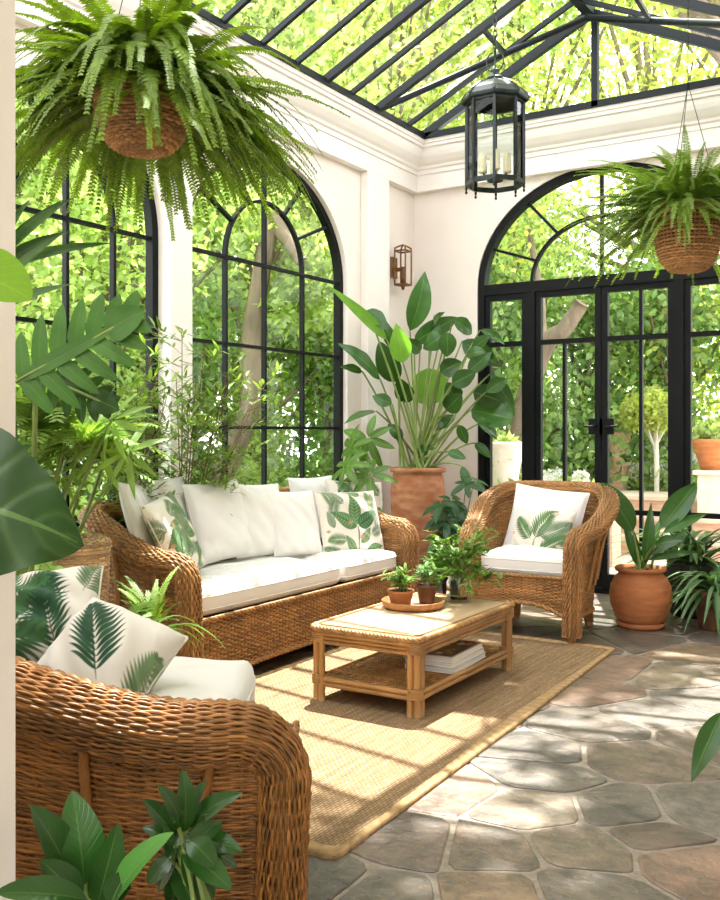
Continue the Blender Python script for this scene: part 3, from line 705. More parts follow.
NEAR = wicker_seat('wicker_armchair', 'large amber one-armed wicker chair closest to the white wall edge, shown from its outer side', 'armchair', (-1.838, 1.832, 0), math.radians(124), [(-.47, -.40), (-.495, -.20), (-.515, .05), (-.515, .30), (-.465, .50), (-.30, .595), (0, .61)], [(-.44, -.385), (-.445, -.20), (-.445, .05), (-.435, .27), (-.39, .43), (-.24, .50), (0, .51)], .65, .86, .375, (.082, .062), WICKERD, (.15, -.02), apron=(.12, .08), pitch=.0080, stake=.042, post_r=.062, group='wicker armchairs', cut=.56)
# ================================================================ CUSHIONS AND PILLOWS
R_ = math.radians
G1, G2, G3, G4 = (.055, .145, .055), (.10, .20, .075), (.16, .25, .12), (.20, .27, .17)
CREAM = (.80, .745, .655); OFFW = (.83, .80, .74)
def prnt(seed, n, w, h, spec, ground=CREAM, blots=0):
    g = np.random.default_rng(seed); bl = [((g.uniform(-w/2, w/2), g.uniform(-h/2, h/2)), g.uniform(.012, .024), (.50, .30, .17) if g.random() < .5 else (.62, .47, .36)) for _ in range(blots)]
    return print_cloth(n, w, h, spec, ground, g, bl)
cushion_box('seat_cushion', 'long white seat cushion on the nearer two thirds of the wicker sofa', (-3.505, 4.225, .438), PI/2, 1.31, .64, .135, group='white seat cushions')
cushion_box('seat_cushion', 'short white seat cushion at the far end of the wicker sofa', (-3.505, 5.225, .436), PI/2, .66, .64, .130, group='white seat cushions')
cushion_box('seat_cushion', 'white seat cushion on the armchair by the garden doors', (-2.345, 5.885, .462), R_(2), .575, .56, .13, group='white seat cushions')
cushion_box('seat_cushion', 'piped white seat cushion on the large one-armed wicker chair', (-1.81 - .848*.09 - .01, 1.85 - .53*.09 + .02, .50), R_(122), .80, .64, .21, group='white seat cushions')
WP = 'plain white throw pillows'; PP = 'palm print throw pillows'
Zu = (0, 0, 1)
pillow('plain white pillow in the corner of the sofa, behind the palm print pillow', on_x(141, 521, -3.64), (.80, .50, .30), Zu, .42, .42, .13, group=WP, roll=R_(-4))
pillow('plain white pillow at the sofa back, only its top edge showing behind two others', on_x(166, 517, -3.765), (1, .12, .22), Zu, .44, .44, .12, group=WP)
pillow('wide plain white back cushion in the middle of the sofa', on_x(219, 521, -3.68), (1, .06, .26), Zu, .52, .47, .15, group=WP, roll=R_(1))
pillow('white pillow just beyond the wide back cushion, leaning towards the far sofa arm', on_x(258, 520, -3.67), (1, -.15, .25), Zu, .42, .46, .13, group=WP, roll=R_(-3))
pillow('white pillow tucked against the large palm print pillow', on_x(294, 523, -3.58), (1, -.2, .28), Zu, .40, .42, .13, group=WP, roll=R_(-2))
pillow('white pillow standing highest at the far sofa back', on_x(315, 508, -3.79), (1, -.1, .2), Zu, .46, .44, .12, group=WP)
sp = []
gq = np.random.default_rng(4)
for i in range(34): sp.append(('palm' if i % 3 else 'broad', (gq.uniform(-.20, .20), gq.uniform(-.22, .18)), gq.uniform(0, 2*PI), gq.uniform(.11, .19), (G2, G3, G4)[i % 3]))
pillow('palm print pillow leaning in the sofa corner nearest the small fern', on_x(174, 537, -3.48), (.86, .34, .42), (0.05, .05, 1), .44, .45, .14, prnt(3, 121, .44, .45, sp, CREAM, 7), group=PP, roll=R_(9))
big = [('palm', (-.22, .02), R_(60), .17, G4), ('palm', (.12, .05), R_(50), .16, G4), ('palm', (-.10, -.12), R_(170), .15, G3), ('palm', (.12, -.09), R_(20), .15, G4), ('palm', (-.08, .12), R_(130), .13, G4), ('broad', (0, -.02), R_(90), .23, G2), ('broad', (-.01, -.03), R_(152), .23, G2), ('broad', (.01, -.03), R_(26), .23, G1), ('broad', (.02, -.14), R_(42), .15, G3), ('broad', (-.03, -.2), R_(128), .15, G3), ('broad', (.08, -.20), R_(12), .17, G2), ('palm', (-.18, .10), R_(100), .15, G3), ('palm', (-.14, -.21), R_(165), .14, G3), ('broad', (.17, .10), R_(95), .13, G3), ('palm', (.19, -.06), R_(80), .13, G4), ('broad', (-.20, -.03), R_(110), .12, G4), ('broad', (.10, .20), R_(170), .13, G3), ('stem', (0, -.22), R_(90), .30, (.16, .2, .1))]
pillow('large cream pillow with one bold green plant print at the far end of the sofa', on_x(350, 524, -3.45), (1, -.22, .30), Zu, .56, .45, .14, prnt(5, 141, .56, .45, big, CREAM, 6), group=PP, roll=R_(-2))
pillow('palm print pillow showing only above the bold plant print pillow', on_x(357, 513, -3.63), (1, -.25, .22), Zu, .54, .46, .12, prnt(8, 101, .54, .46, [('palm', (gq.uniform(-.25,.25), gq.uniform(-.2,.2)), gq.uniform(0, 6), .18, (G2, G3)[i % 2]) for i in range(14)], CREAM, 5), group=PP, roll=R_(-4))
pillow('white pillow behind the palm print pillow on the armchair', on_y(545, 522, 6.09), (-.1, -1, .30), Zu, .55, .47, .13, group=WP, roll=R_(-5))
ac = [('palm', (-.02, -.06), R_(74), .24, G2), ('palm', (-.03, -.06), R_(140), .19, G2), ('palm', (.0, -.03), R_(24), .23, G4), ('palm', (.01, -.13), R_(28), .22, G2), ('palm', (-.02, -.17), R_(168), .17, G3), ('stem', (-.01, -.18), R_(92), .16, G3)]
pillow('cream palm print pillow on the seat of the armchair by the garden doors', on_y(542, 534, 5.945), (-.1, -1, .30), Zu, .43, .345, .13, prnt(9, 121, .43, .345, ac, CREAM, 3), group=PP, roll=R_(-4))
DG = (.025, .085, .04)
nr1 = [('palm', (-.06, -.13), R_(55), .25, DG), ('palm', (-.17, -.05), R_(25), .24, G1), ('palm', (.08, -.16), R_(100), .2, DG), ('palm', (-.08, .03), R_(80), .16, G1), ('palm', (.15, .02), R_(75), .16, G3), ('palm', (-.15, -.14), R_(10), .2, G1)]
nr2 = [('palm', (.045, -.09), R_(122), .235, DG), ('palm', (.16, -.14), R_(95), .18, G3), ('palm', (-.17, .0), R_(110), .14, G3), ('palm', (.17, .09), R_(60), .1, G4)]
pillow('palm print pillow half hidden by the white wall edge', at(36, 621, 2.62), (.30, -.62, .72), (-.25, .2, 1), .36, .30, .19, prnt(12, 151, .36, .30, nr1, OFFW, 2), group=PP, roll=R_(6))
pillow('palm print pillow with a single dark frond on the large one-armed chair', at(106, 662, 2.46), (.40, -.55, .74), (-.25, .15, 1), .30, .31, .19, prnt(13, 161, .30, .31, nr2, OFFW, 0), group=PP, roll=R_(-34))

# ================================================================ RUG, COFFEE TABLE, BOOKS
JUTE = bpy.data.materials.new('jute_weave'); JUTE.use_nodes = True; nt = JUTE.node_tree; N, L = nt.nodes, nt.links; b = N['Principled BSDF']; b.inputs['Roughness'].default_value = .9; b.inputs['Specular IOR Level'].default_value = .15
tc = N.new('ShaderNodeTexCoord'); br = N.new('ShaderNodeTexBrick'); br.inputs['Scale'].default_value = 1; br.inputs['Brick Width'].default_value = .026; br.inputs['Row Height'].default_value = .0125; br.inputs['Mortar Size'].default_value = .0024; br.inputs['Mortar Smooth'].default_value = .8
br.inputs['Color1'].default_value = (.32, .21, .118, 1); br.inputs['Color2'].default_value = (.42, .295, .178, 1); br.inputs['Mortar'].default_value = (.22, .125, .055, 1); br.inputs['Bias'].default_value = -.1
nz0 = N.new('ShaderNodeTexNoise'); nz0.inputs['Scale'].default_value = 45; mx0 = N.new('ShaderNodeMix'); mx0.data_type = 'VECTOR'; mx0.inputs['Factor'].default_value = .006; L.new(tc.outputs['Object'], nz0.inputs['Vector']); L.new(tc.outputs['Object'], mx0.inputs[4]); L.new(nz0.outputs['Color'], mx0.inputs[5])
rot = N.new('ShaderNodeMapping'); rot.inputs['Rotation'].default_value = (0, 0, PI / 2); L.new(mx0.outputs[1], rot.inputs['Vector']); L.new(rot.outputs[0], br.inputs['Vector'])
nz = N.new('ShaderNodeTexNoise'); nz.inputs['Scale'].default_value = 3; nz.inputs['Detail'].default_value = 6; mp = N.new('ShaderNodeMapping'); mp.inputs['Scale'].default_value = (14, .8, 1); L.new(tc.outputs['Object'], mp.inputs['Vector']); L.new(mp.outputs[0], nz.inputs['Vector'])
mr = N.new('ShaderNodeMapRange'); mr.inputs['From Min'].default_value = .3; mr.inputs['From Max'].default_value = .7; mr.inputs['To Min'].default_value = .72; mr.inputs['To Max'].default_value = 1.2; L.new(nz.outputs['Fac'], mr.inputs['Value'])
vm = N.new('ShaderNodeVectorMath'); vm.operation = 'SCALE'; L.new(br.outputs['Color'], vm.inputs[0]); L.new(mr.outputs[0], vm.inputs['Scale']); L.new(vm.outputs[0], b.inputs['Base Color'])
bp = N.new('ShaderNodeBump'); bp.inputs['Strength'].default_value = .8; bp.inputs['Distance'].default_value = .006; bp.invert = True; L.new(br.outputs['Fac'], bp.inputs['Height']); L.new(bp.outputs[0], b.inputs['Normal'])
BIND = mat('jute_binding', (.46, .30, .15), .9, .15, noise=.2, nscale=30, bump=.6, bscale=160, bdist=.004)
rug = thing('jute_rug', 'tan jute rug with a bound edge under the coffee table', 'rug', (-2.45, 4.0, 0))
c4 = [np.array(p) - [-2.45, 4.0] for p in ((-3.13, 2.44), (-1.60, 2.40), (-1.735, 5.62), (-3.13, 5.64))]
mb = MB(); n = 30; u = np.linspace(0, 1, n); U, V = np.meshgrid(u, u, indexing='ij')
Q = (c4[0] * ((1-U)*(1-V))[..., None] + c4[1] * (U*(1-V))[..., None] + c4[2] * (U*V)[..., None] + c4[3] * ((1-U)*V)[..., None])
mb.add(np.concatenate([Q, (.011 + .0012 * np.sin(U * 40) * np.sin(V * 33))[..., None]], -1), gridf(n, n)); mb.build('woven_field', JUTE, rug)
mb = MB()
cs = []
for i in range(4):
    p, q, r_ = c4[i - 1], c4[i], c4[(i + 1) % 4]; a = q + nrm(p - q) * .05; e_ = q + nrm(r_ - q) * .05
    cs += list(bez(a, q, e_, 6))
P = np.c_[np.array(cs), np.full(len(cs), .008)]; P = resample(np.r_[P, P[:1]], 421)[:-1]
ctr = P.mean(0); V = []
for o_, z in ((.008, .001), (.008, .014), (-.004, .0165), (-.042, .0165), (-.046, .010)): V.append(P + nrm((P - ctr) * [1, 1, 0]) * o_ * 1.2 + [0, 0, z - .008])
V = np.stack(V, 1); V[:, 1:4, 2] += (.0015 * np.sin(np.arange(420) * 2.1))[:, None]
mb.add(V, gridf(420, 5, True), None, np.repeat((.92 + .12 * np.sin(np.arange(420) * 2.1))[:, None], 5, 1).reshape(-1)); mb.build('bound_edge', BIND, rug)

T = thing('coffee_table', 'rattan coffee table with a lower shelf on the jute rug', 'table', (-2.345, 4.29, .012))
hx, hy, H = .287, .535, .363
def rrect(hx, hy, r, z, k=6):
    P = []
    for sx, sy, a0 in ((1, 1, 0), (-1, 1, PI/2), (-1, -1, PI), (1, -1, 1.5*PI)):
        for a in np.linspace(a0, a0 + PI/2, k): P.append((sx * (hx - r) + r * math.cos(a), sy * (hy - r) + r * math.sin(a), z))
    return np.array(P)
mb = MB(); P0, P1 = rrect(hx, hy, .04, H - .028), rrect(hx, hy, .04, H)
mb.add(np.concatenate([P0, P1]), gridf(2, len(P0), False, True)); mb.poly(P1); mb.poly(P0[::-1]); mb.build('table_top', TOPWOOD, T, smooth=False, bevel=.004)
mb = MB(); E = rrect(hx + .012, hy + .012, .05, H - .012); E = np.r_[E, E[:1]]; braid(mb, E, .0095, 90, strands=3); E2 = rrect(hx + .008, hy + .008, .05, H - .034); tube(mb, resample(np.r_[E2, E2[:1]], 90)[:-1], .012, 8, False, True, col=.9)
E3 = rrect(hx - .012, hy - .012, .035, H + .002); tube(mb, resample(np.r_[E3, E3[:1]], 90)[:-1], .005, 6, False, True, col=.85); mb.build('braided_edge', RATTAN, T)
lx, ly = hx - .012, hy - .015
for sx, sy in ((1,-1),(1,1),(-1,-1),(-1,1)):
    mb = MB(); x, y = sx * lx, sy * ly
    for dx, dy in ((0, 0), (-.032 * sx, .004 * sy), (.004 * sx, -.032 * sy)):
        z = np.linspace(0, H - .03, 9); tube(mb, np.c_[np.full(9, x + dx), np.full(9, y + dy), z], .0165 * (1 + .05 * np.sin(z * 60 + dx * 900)), 10, col=RNG.uniform(.85, 1.1))
    for z0 in (.085, H - .075):
        for z in np.arange(z0, z0 + .042, .008): tube(mb, np.array([(x - .012 * sx + .036 * math.cos(a), y - .012 * sy + .036 * math.sin(a), z) for a in np.linspace(0, 2*PI, 17)[:-1]]), .0048, 6, False, True, col=RNG.uniform(.75, 1.1))
    mb.build('leg', RATTAN, T)
def rail2(nm, a, b, rr, gap):
    mb = MB()
    for z in gap: tube(mb, np.linspace(np.array(a) + [0, 0, z], np.array(b) + [0, 0, z], 12), rr, 10, col=RNG.uniform(.85, 1.15))
    mb.build(nm, RATTAN, T)
for s in (-1, 1):
    rail2('apron_rail', (s * lx, -ly, H - .058), (s * lx, ly, H - .058), .011, (0, -.022)); rail2('apron_rail', (-lx, s * ly, H - .058), (lx, s * ly, H - .058), .011, (0, -.022))
    rail2('shelf_rail', (s * lx, -ly, .105), (s * lx, ly, .105), .013, (0, -.024)); rail2('shelf_rail', (-lx, s * ly, .105), (lx, s * ly, .105), .013, (0, -.024))
mb = MB(); g = np.linspace(-1, 1, 20); X, Y = np.meshgrid(g * (lx - .01), g * (ly - .01), indexing='ij'); S = np.stack([X, Y, np.full_like(X, .104)], -1); NN = np.zeros_like(S); NN[..., 2] = 1
weave(mb, S, NN, 78, 22, r=.0042, amp=.0035, stake_r=.003); mb.build('woven_shelf', [RATTAN, WBACK], T)

# magazines on the shelf
def book(label, c, rz, w, l, h, cov, art=None, spine=None):
    o = thing('magazine', label, 'book', c, rz, 'magazines on the coffee table shelf')
    mb = MB(); box(mb, (-w/2 + .002, -l/2 + .003, .003), (w/2 - .004, l/2 - .003, h - .003)); mb.build('pages', PAPER, o, smooth=False)
    mb = MB(); box(mb, (-w/2, -l/2, 0), (w/2, l/2, .003)); box(mb, (-w/2, -l/2, 0), (-w/2 + .003, l/2, h))
    n = 41; g = np.linspace(-1, 1, n); X, Y = np.meshgrid(g * w/2, g * l/2, indexing='ij'); cc = np.ones((n, n, 3)) * np.array(cov)
    if art is not None:
        q = np.random.default_rng(art); m = (np.abs(X) < w/2 - .012) & (np.abs(Y) < l/2 - .012); cc[m] = (.035, .05, .04)
        for _ in range(46):
            p = q.uniform(-1, 1, 2) * [w/2 - .03, l/2 - .03]; k = (np.hypot(X - p[0], (Y - p[1]) * q.uniform(.5, 1.6)) < q.uniform(.008, .026)) & m
            cc[k] = [(.10, .17, .08), (.05, .10, .07), (.45, .16, .05), (.55, .42, .25), (.16, .22, .12), (.30, .08, .03), (.6, .55, .45)][q.integers(7)]
    V1 = np.stack([X, Y, np.full_like(X, h)], -1); mb.add(V1, gridf(n, n), None, cc.reshape(-1, 3)); bb = [(-w/2, -l/2), (w/2, -l/2), (w/2, l/2), (-w/2, l/2)]
    box(mb, (-w/2, -l/2, h - .003), (w/2, l/2, h - .0004), col=np.array(cov)); mb.build('printed_cover', COVER, o, smooth=False)
    return o
COVER = mat('glossy_cover', (1, 1, 1), .25, .5)
bz = .1255
book('pale grey magazine lying lowest in the stack on the table shelf', (-2.215, 4.345, bz), R_(4), .27, .42, .026, (.62, .63, .62))
book('tan magazine in the middle of the stack on the table shelf', (-2.222, 4.35, bz + .0265), R_(1), .255, .40, .024, (.50, .36, .19))
book('magazine with a dark floral picture cover on top of the stack', (-2.225, 4.34, bz + .051), R_(3), .265, .40, .028, (.66, .66, .64), art=5)
# ================================================================ PLANTS
SH = {
 'lance': lambda t: np.sin(PI * t ** .78) ** .95, 'oval': lambda t: np.sin(PI * np.clip(t, 0, 1) ** .82) ** .72,
 'round': lambda t: np.sqrt(np.clip(1 - (2 * t - 1) ** 2, 0, 1)) ** .85, 'strap': lambda t: np.minimum(1, .35 + t * 3) * np.clip(1 - t ** 3.5, 0, 1) ** .8,
 'heart': lambda t: np.clip(np.sin(PI * np.clip(t * .93 + .07, 0, 1) ** .55), 0, 1) ** .8}
def leafb(mb, A, B, W, shape='lance', up=(0, 0, 1), bow=.08, fold=.18, tone=1.0, nl=10, nw=4, wave=.0, mi=0, back=.0):
    """one blade from A (its base) to B (its tip), W wide"""
    A, B = np.asarray(A, float), np.asarray(B, float); L_ = np.linalg.norm(B - A); y = (B - A) / L_
    up = np.asarray(up, float); x = np.cross(y, up)
    if np.linalg.norm(x) < .05: x = np.cross(y, v3(.3, -.8, .2))
    x = nrm(x); z = np.cross(x, y)
    t = np.linspace(0, 1, nl + 1); u = np.linspace(-1, 1, nw + 1); w = SH[shape](t) * W / 2
    cen = A + y * (L_ * t)[:, None] + z * (bow * L_ * 4 * t * (1 - t))[:, None]
    U = u[None, :] * w[:, None]
    Z = fold * np.abs(U) + wave * W * np.sin(t * 19)[:, None] * np.abs(u)[None, :] ** 2
    back_ = back * L_ * (np.abs(u) ** 2)[None, :] * (1 - t)[:, None] ** 2
    V = cen[:, None] + x * U[..., None] + z * Z[..., None] - y * back_[..., None]
    uv = np.stack(np.meshgrid(t, (u + 1) / 2, indexing='ij')[::-1], -1)
    mb.add(V, gridf(nl + 1, nw + 1), uv, float(tone) if np.ndim(tone) == 0 else tone, mi)
def stemt(mb, P, r=.006, k=6, mi=0, tone=1.0): tube(mb, P, r, k, True, col=tone, mi=mi)
def dirv(az, el): return v3(math.cos(az) * math.cos(el), math.sin(az) * math.cos(el), math.sin(el))

def frond(mb, P0, P1, P2, pairs=38, plen=.05, pw=.011, tone=1.0, up=(0,0,1), droop=.25, ang=.35, stem_r=.0022, taper=1.0, mi=0):
    """fern or palm frond along a bent rachis with paired blades"""
    n = pairs; C_ = bez(P0, P1, P2, 14); stemt(mb, C_, np.linspace(stem_r, stem_r * .3, 14), 4, 1 if mi == 0 else mi)
    t = np.linspace(.06, .995, n); c = np.asarray(P0) * ((1-t)**2)[:, None] + 2 * np.asarray(P1) * (t*(1-t))[:, None] + np.asarray(P2) * (t**2)[:, None]
    T = nrm(2 * (np.asarray(P1) - P0) * (1-t)[:, None] + 2 * (np.asarray(P2) - P1) * t[:, None])
    s = np.cross(T, np.asarray(up, float)); bad = np.linalg.norm(s, axis=1) < .1; s[bad] = np.cross(T[bad], v3(.6, .5, .1)); s = nrm(s); nn = np.cross(s, T)
    L_ = plen * np.clip(np.minimum(1, .45 + t * 2.2) * (1 - t ** 2.2 * taper) , .25, 1) * RNG.uniform(.88, 1.1, n)
    for sg in (-1, 1):
        d = nrm(s * sg + T * ang - v3(0, 0, 1) * droop + nn * RNG.uniform(-.1, .2, n)[:, None]); wv = T * (pw / 2)
        tip = c + d * L_[:, None]; m = c + d * (L_ * .45)[:, None] + nn * (L_ * .06)[:, None]
        V = np.stack([c + wv * .5, m + wv, tip, m - wv, c - wv * .5], 1).reshape(-1, 3)
        k = np.arange(n)[:, None] * 5
        F = np.concatenate([k + [[0, 1, 3, 4]]]); Tt = k + [[1, 2, 3]]
        uv = np.tile(np.array([[.5, 0], [.5, .5], [.5, 1], [.5, .5], [.5, 0]]), (n, 1))
        tn = tone * RNG.uniform(.8, 1.2, n); mb.add(V, F, uv, np.repeat(tn, 5), mi, T=Tt)

FERN = leaf_mat('fern_green', (.165, .265, .024), .36, .6, tcol=(1.35, 1.35, .4))
FERN2 = leaf_mat('bright_fern_green', (.19, .31, .045), .34, .55, tcol=(1.3, 1.3, .45))
BIGL = leaf_mat('glossy_broad_leaf', (.040, .118, .022), .22, .24, veins=.15, freq=16, rib=.75)
BIGL2 = leaf_mat('light_broad_leaf', (.115, .26, .035), .26, .34, veins=.25, freq=14, rib=.75)
LILY = leaf_mat('deep_green_lily_leaf', (.019, .068, .011), .11, .17, veins=.07, freq=11, rib=.6, spec=.45)
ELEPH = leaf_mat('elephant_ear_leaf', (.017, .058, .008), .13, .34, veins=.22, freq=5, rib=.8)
PALE = leaf_mat('light_green_leaf', (.17, .33, .03), .50, .4, rib=.4, veins=.12, freq=8)  # the leaf's own light yellow-green
STRAPL = leaf_mat('grey_green_strap_leaf', (.095, .18, .075), .28, .32, rib=.5)
HERB = leaf_mat('fresh_herb_leaf', (.17, .32, .06), .35, .4, rib=.4)
SHRUBL = leaf_mat('shrub_leaf', (.19, .31, .07), .40, .4)
DARKL = leaf_mat('dark_leaf', (.03, .085, .03), .25, .3, rib=.4)
PALML = leaf_mat('palm_blade', (.07, .16, .04), .30, .35, rib=.35)

def potpart(t, prof, m, soil_r, soil_z, k=40, nm='pot', c=(0,0,0), saucer=None):
    mb = MB(); lathe(mb, prof, k, c=c); mb.build(nm, m, t)
    mb = MB(); a = np.linspace(0, 2*PI, 25)[:-1]; mb.poly(np.c_[soil_r * np.cos(a) + c[0], soil_r * np.sin(a) + c[1], np.full(24, soil_z) + c[2]]); mb.build('soil', SOIL, t, smooth=False)
def simple_pot(t, r, h, m): potpart(t, [(0, 0), (r * .72, 0), (r * .75, .01), (r * .95, h * .86), (r * 1.04, h * .87), (r * 1.05, h), (r * .93, h), (r * .9, h * .9)], m, r * .93, h * .92)
def local(t): return np.array(t.location)

# ---------------------------------------------------------------- hanging ferns
def hanging_fern(nm, label, c, R, Hb, nf, Lf, m, wm, top, seed, up_f=.25, pairs=46, plen=.046, drop=1.0, clear=None, pw=.0125):
    global RNG; keep = RNG; RNG = np.random.default_rng(seed)
    t = thing(nm, label, 'fern', tuple(c), 0, 'hanging fern baskets'); mb = MB()
    a = np.linspace(0, 2*PI, 65); q = np.linspace(0, 1, 17)
    th = -PI/2 + q * PI * .5 * 1.06
    Rr, Zz = R * np.maximum(np.cos(th), 0) ** (.85 if Hb < R else .5), Hb * (np.sin(th) + 0) 
    Rr = np.maximum(Rr, .004)
    S = np.stack([np.cos(a)[:, None] * Rr, np.sin(a)[:, None] * Rr, np.repeat(Zz[None], 65, 0)], -1); Nn = nrm(S * [1, 1, (R/Hb) ** 2])
    weave(mb, S, Nn, int(R * 1.57 / .0105), 44, r=.0052, amp=.0045, stake_r=.003); tube(mb, np.c_[R * np.cos(a[:-1]), R * np.sin(a[:-1]), np.zeros(64) + Hb * .1], .011, 8, False, True)
    mb.build('woven_basket', [wm, WBACK], t)
    mb = MB()
    for i in range(3):
        b_ = 2*PI*i/3 + .4; stemt(mb, np.array([[R * math.cos(b_), R * math.sin(b_), Hb * .1], [0, 0, .62]]), .0016)
    stemt(mb, np.array([[0, 0, .62], [0, 0, top - c[2]]]), .002); mb.build('hanger', IRON, t)
    mb = MB()
    for i in range(nf):
        az = RNG.uniform(0, 2*PI); el = RNG.uniform(.1, 1.35) if RNG.random() < .62 else RNG.uniform(-.35, .4); L_ = Lf * RNG.uniform(.62, 1.12)
        r0 = R * RNG.uniform(.15, .8); P0 = v3(math.cos(az) * r0, math.sin(az) * r0, Hb * .05)
        az2 = az + RNG.normal(0, .25); d = dirv(az2, el)
        upright = RNG.random() < up_f
        k = (.25 if upright else RNG.uniform(.55, 1.25)) * drop
        P1 = P0 + d * L_ * .55; P2 = P1 + dirv(az2, el * .5 - .35) * L_ * .45 * (1.1 - .35 * k) - v3(0, 0, L_ * .62 * k)
        if clear and d @ FW < -.25 and el < .5 and RNG.random() < clear: continue          # the basket's front stays bare
        if np.hypot(P2[0], P2[1]) < R * 1.2 and P2[2] < 0: continue
        P2[2] = max(P2[2], -Lf * RNG.uniform(.35, .62))
        frond(mb, P0, P1, P2, pairs=int(pairs * L_ / Lf) + 6, plen=plen * RNG.uniform(.85, 1.1), pw=pw, tone=RNG.uniform(.72, 1.25), droop=RNG.uniform(.05, .5), up=(math.cos(az) * .4, math.sin(az) * .4, 1))
    mb.build('fronds', [m, STEM], t); RNG = keep
    return t
hanging_fern('hanging_fern', 'huge draping fern in a woven hanging basket in front of the palms', v3(*at(143, 98, 3.2)), .157, .18, 460, .585, FERN, WBASKET, 4.4, 5, up_f=.15, plen=.05, drop=1.05, clear=.55)
rf = v3(*at(688, 215, 4.5))
hanging_fern('hanging_fern', 'bright green fern in a round wicker basket hanging by the garden doors', rf, .156, .265, 430, .52, FERN2, WBASKET, 3.95, 9, up_f=.5, pairs=36, plen=.036, pw=.0095, drop=.72, clear=.35)

# ---------------------------------------------------------------- tall plant in the old terracotta urn
t = thing('bird_of_paradise_plant', 'tall broad-leaved plant in a weathered terracotta urn in the room corner', 'potted plant', (-3.76, 6.86, 0)); O = local(t)
potpart(t, [(0, 0), (.135, 0), (.145, .02), (.165, .2), (.20, .42), (.222, .64), (.226, .80), (.212, .93), (.20, .965), (.225, .972), (.232, .99), (.225, 1.01), (.20, 1.01), (.19, .97)], TERRAOLD, .195, .965, 48, 'urn')
spec = [((410,331),(425,271),22,'lance',1.25),((387,340),(326,284),10,'lance',1.6),((380,379),(337,343),19,'lance',1.1),((396,382),(379,341),22,'oval',.75),((403,363),(396,323),19,'lance',1.7),((414,342),(457,317),19,'oval',.9),((453,320),(472,334),15,'oval',1.1),((441,336),(423,349),17,'oval',1.2),((447,332),(447,357),16,'oval',1.15),((429,405),(428,368),34,'round',1.5),((462,341),(501,367),20,'lance',.8),((471,410),(513,419),30,'round',1.25),((490,374),(515,416),14,'lance',.7),((473,392),(502,402),22,'oval',.6),((376,411),(344,424),11,'lance',1.3),((367,310),(386,330),15,'oval',1.0),((459,425),(467,444),10,'oval',1.0),((475,443),(491,458),9,'oval',1.1),((448,452),(466,459),9,'oval',1.1),((414,452),(437,448),9,'lance',1.3),((362,371),(340,367),9,'lance',1.0),((480,330),(505,345),9,'lance',1.2),((440,372),(462,362),17,'oval',.7),((452,384),(476,372),16,'oval',.65),((420,352),(404,338),13,'lance',1.1),((462,466),(470,494),9,'lance',1.0),((432,345),(440,325),11,'lance',1.2),((466,356),(486,352),14,'oval',.8),((455,402),(447,382),18,'oval',.8),((478,424),(497,440),12,'oval',1.1),((398,352),(384,318),13,'lance',.9),((430,330),(445,312),14,'lance',.8),((468,372),(492,352),15,'lance',.9),((410,402),(398,378),18,'oval',.7),((446,410),(462,394),18,'oval',.7),((486,392),(508,378),13,'lance',1.0),((392,404),(372,396),12,'lance',1.0),((440,430),(455,415),13,'oval',.8),((402,440),(388,424),11,'oval',.9),((470,350),(492,335),13,'lance',.85)]
g = np.random.default_rng(21)
for i, (b_, e_, wd, sh, tn) in enumerate(spec):
    lim = lambda x, d: min(d, 3.98 / (.533 - .846 * (x - 360) / 952), 7.28 / (.846 + .533 * (x - 360) / 952))
    dd = 7.72 + g.uniform(-.35, .25)
    A = at(*b_, lim(b_[0], dd)); B = at(*e_, lim(e_[0], dd + g.uniform(-.2, .15)))
    root = O + v3(*(g.uniform(-.11, .11, 2)), .96)
    mb = MB(); pts = bez(root, root * .45 + A * .55 + v3(0, 0, .10), A, 10) - O; stemt(mb, pts, np.linspace(.011, .006, 10), 7, tone=g.uniform(.8, 1.5)); st_ = mb
    lf = MB(); leafb(lf, A - O, B - O, wd / 952 * 8.6, sh, up=-ray(*b_) * 1.0 + v3(g.uniform(-.5, .5), g.uniform(-.3, .3), g.uniform(.0, .9)), bow=g.uniform(.0, .12), fold=g.uniform(.05, .35), tone=tn * .95, nl=12, wave=.02)
    lo = lf.build('leaf', BIGL if tn < 1.4 else BIGL2, t); st_.build('stem', STEM, lo)
def fatsia(nm, label, cat, base, centres, R, n, m, tone=1.0, potr=.12, poth=.24, pm=DARKPOT, wd=.30, group=None, seed=3, face=None, shape='oval'):
    t = thing(nm, label, cat, tuple(base), 0, group); O = np.array(base); g = np.random.default_rng(seed); simple_pot(t, potr, poth, pm)
    mb = MB(); sm = MB()
    for c in centres:
        c = np.array(c); stemt(sm, bez(v3(0, 0, poth * .9), (c - O) * .5 + v3(0, 0, .12), c - O, 10), .005)
        f = nrm((-ray(360, 432) * .5 + v3(0, 0, .8)) if face is None else face) + g.normal(0, .18, 3); f = nrm(f)
        x = nrm(np.cross(f, v3(.2, .9, .3))); y = np.cross(f, x); a0 = g.uniform(0, 6)
        for k in range(n):
            a = a0 + k * 2 * PI / n * .92; d = x * math.cos(a) + y * math.sin(a) - f * .22 - v3(0, 0, .12); L_ = R * g.uniform(.75, 1.1)
            leafb(mb, c - O + d * .01, c - O + d * L_, L_ * wd, shape, up=f, bow=.07, fold=.15, tone=tone * g.uniform(.8, 1.25), nl=8)
    mb.build('foliage', m, t); sm.build('stems', STEM, t); return t
fatsia('fatsia_plant', 'low fatsia plant with fingered leaves beside the terracotta urn', 'potted plant', (-3.92, 6.32, 0), [at(352, 447, 6.9), at(345, 466, 6.75), at(368, 438, 7.0), at(370, 474, 6.75)], .225, 7, BIGL2, .62, seed=8, face=(-.1, -.8, .6))
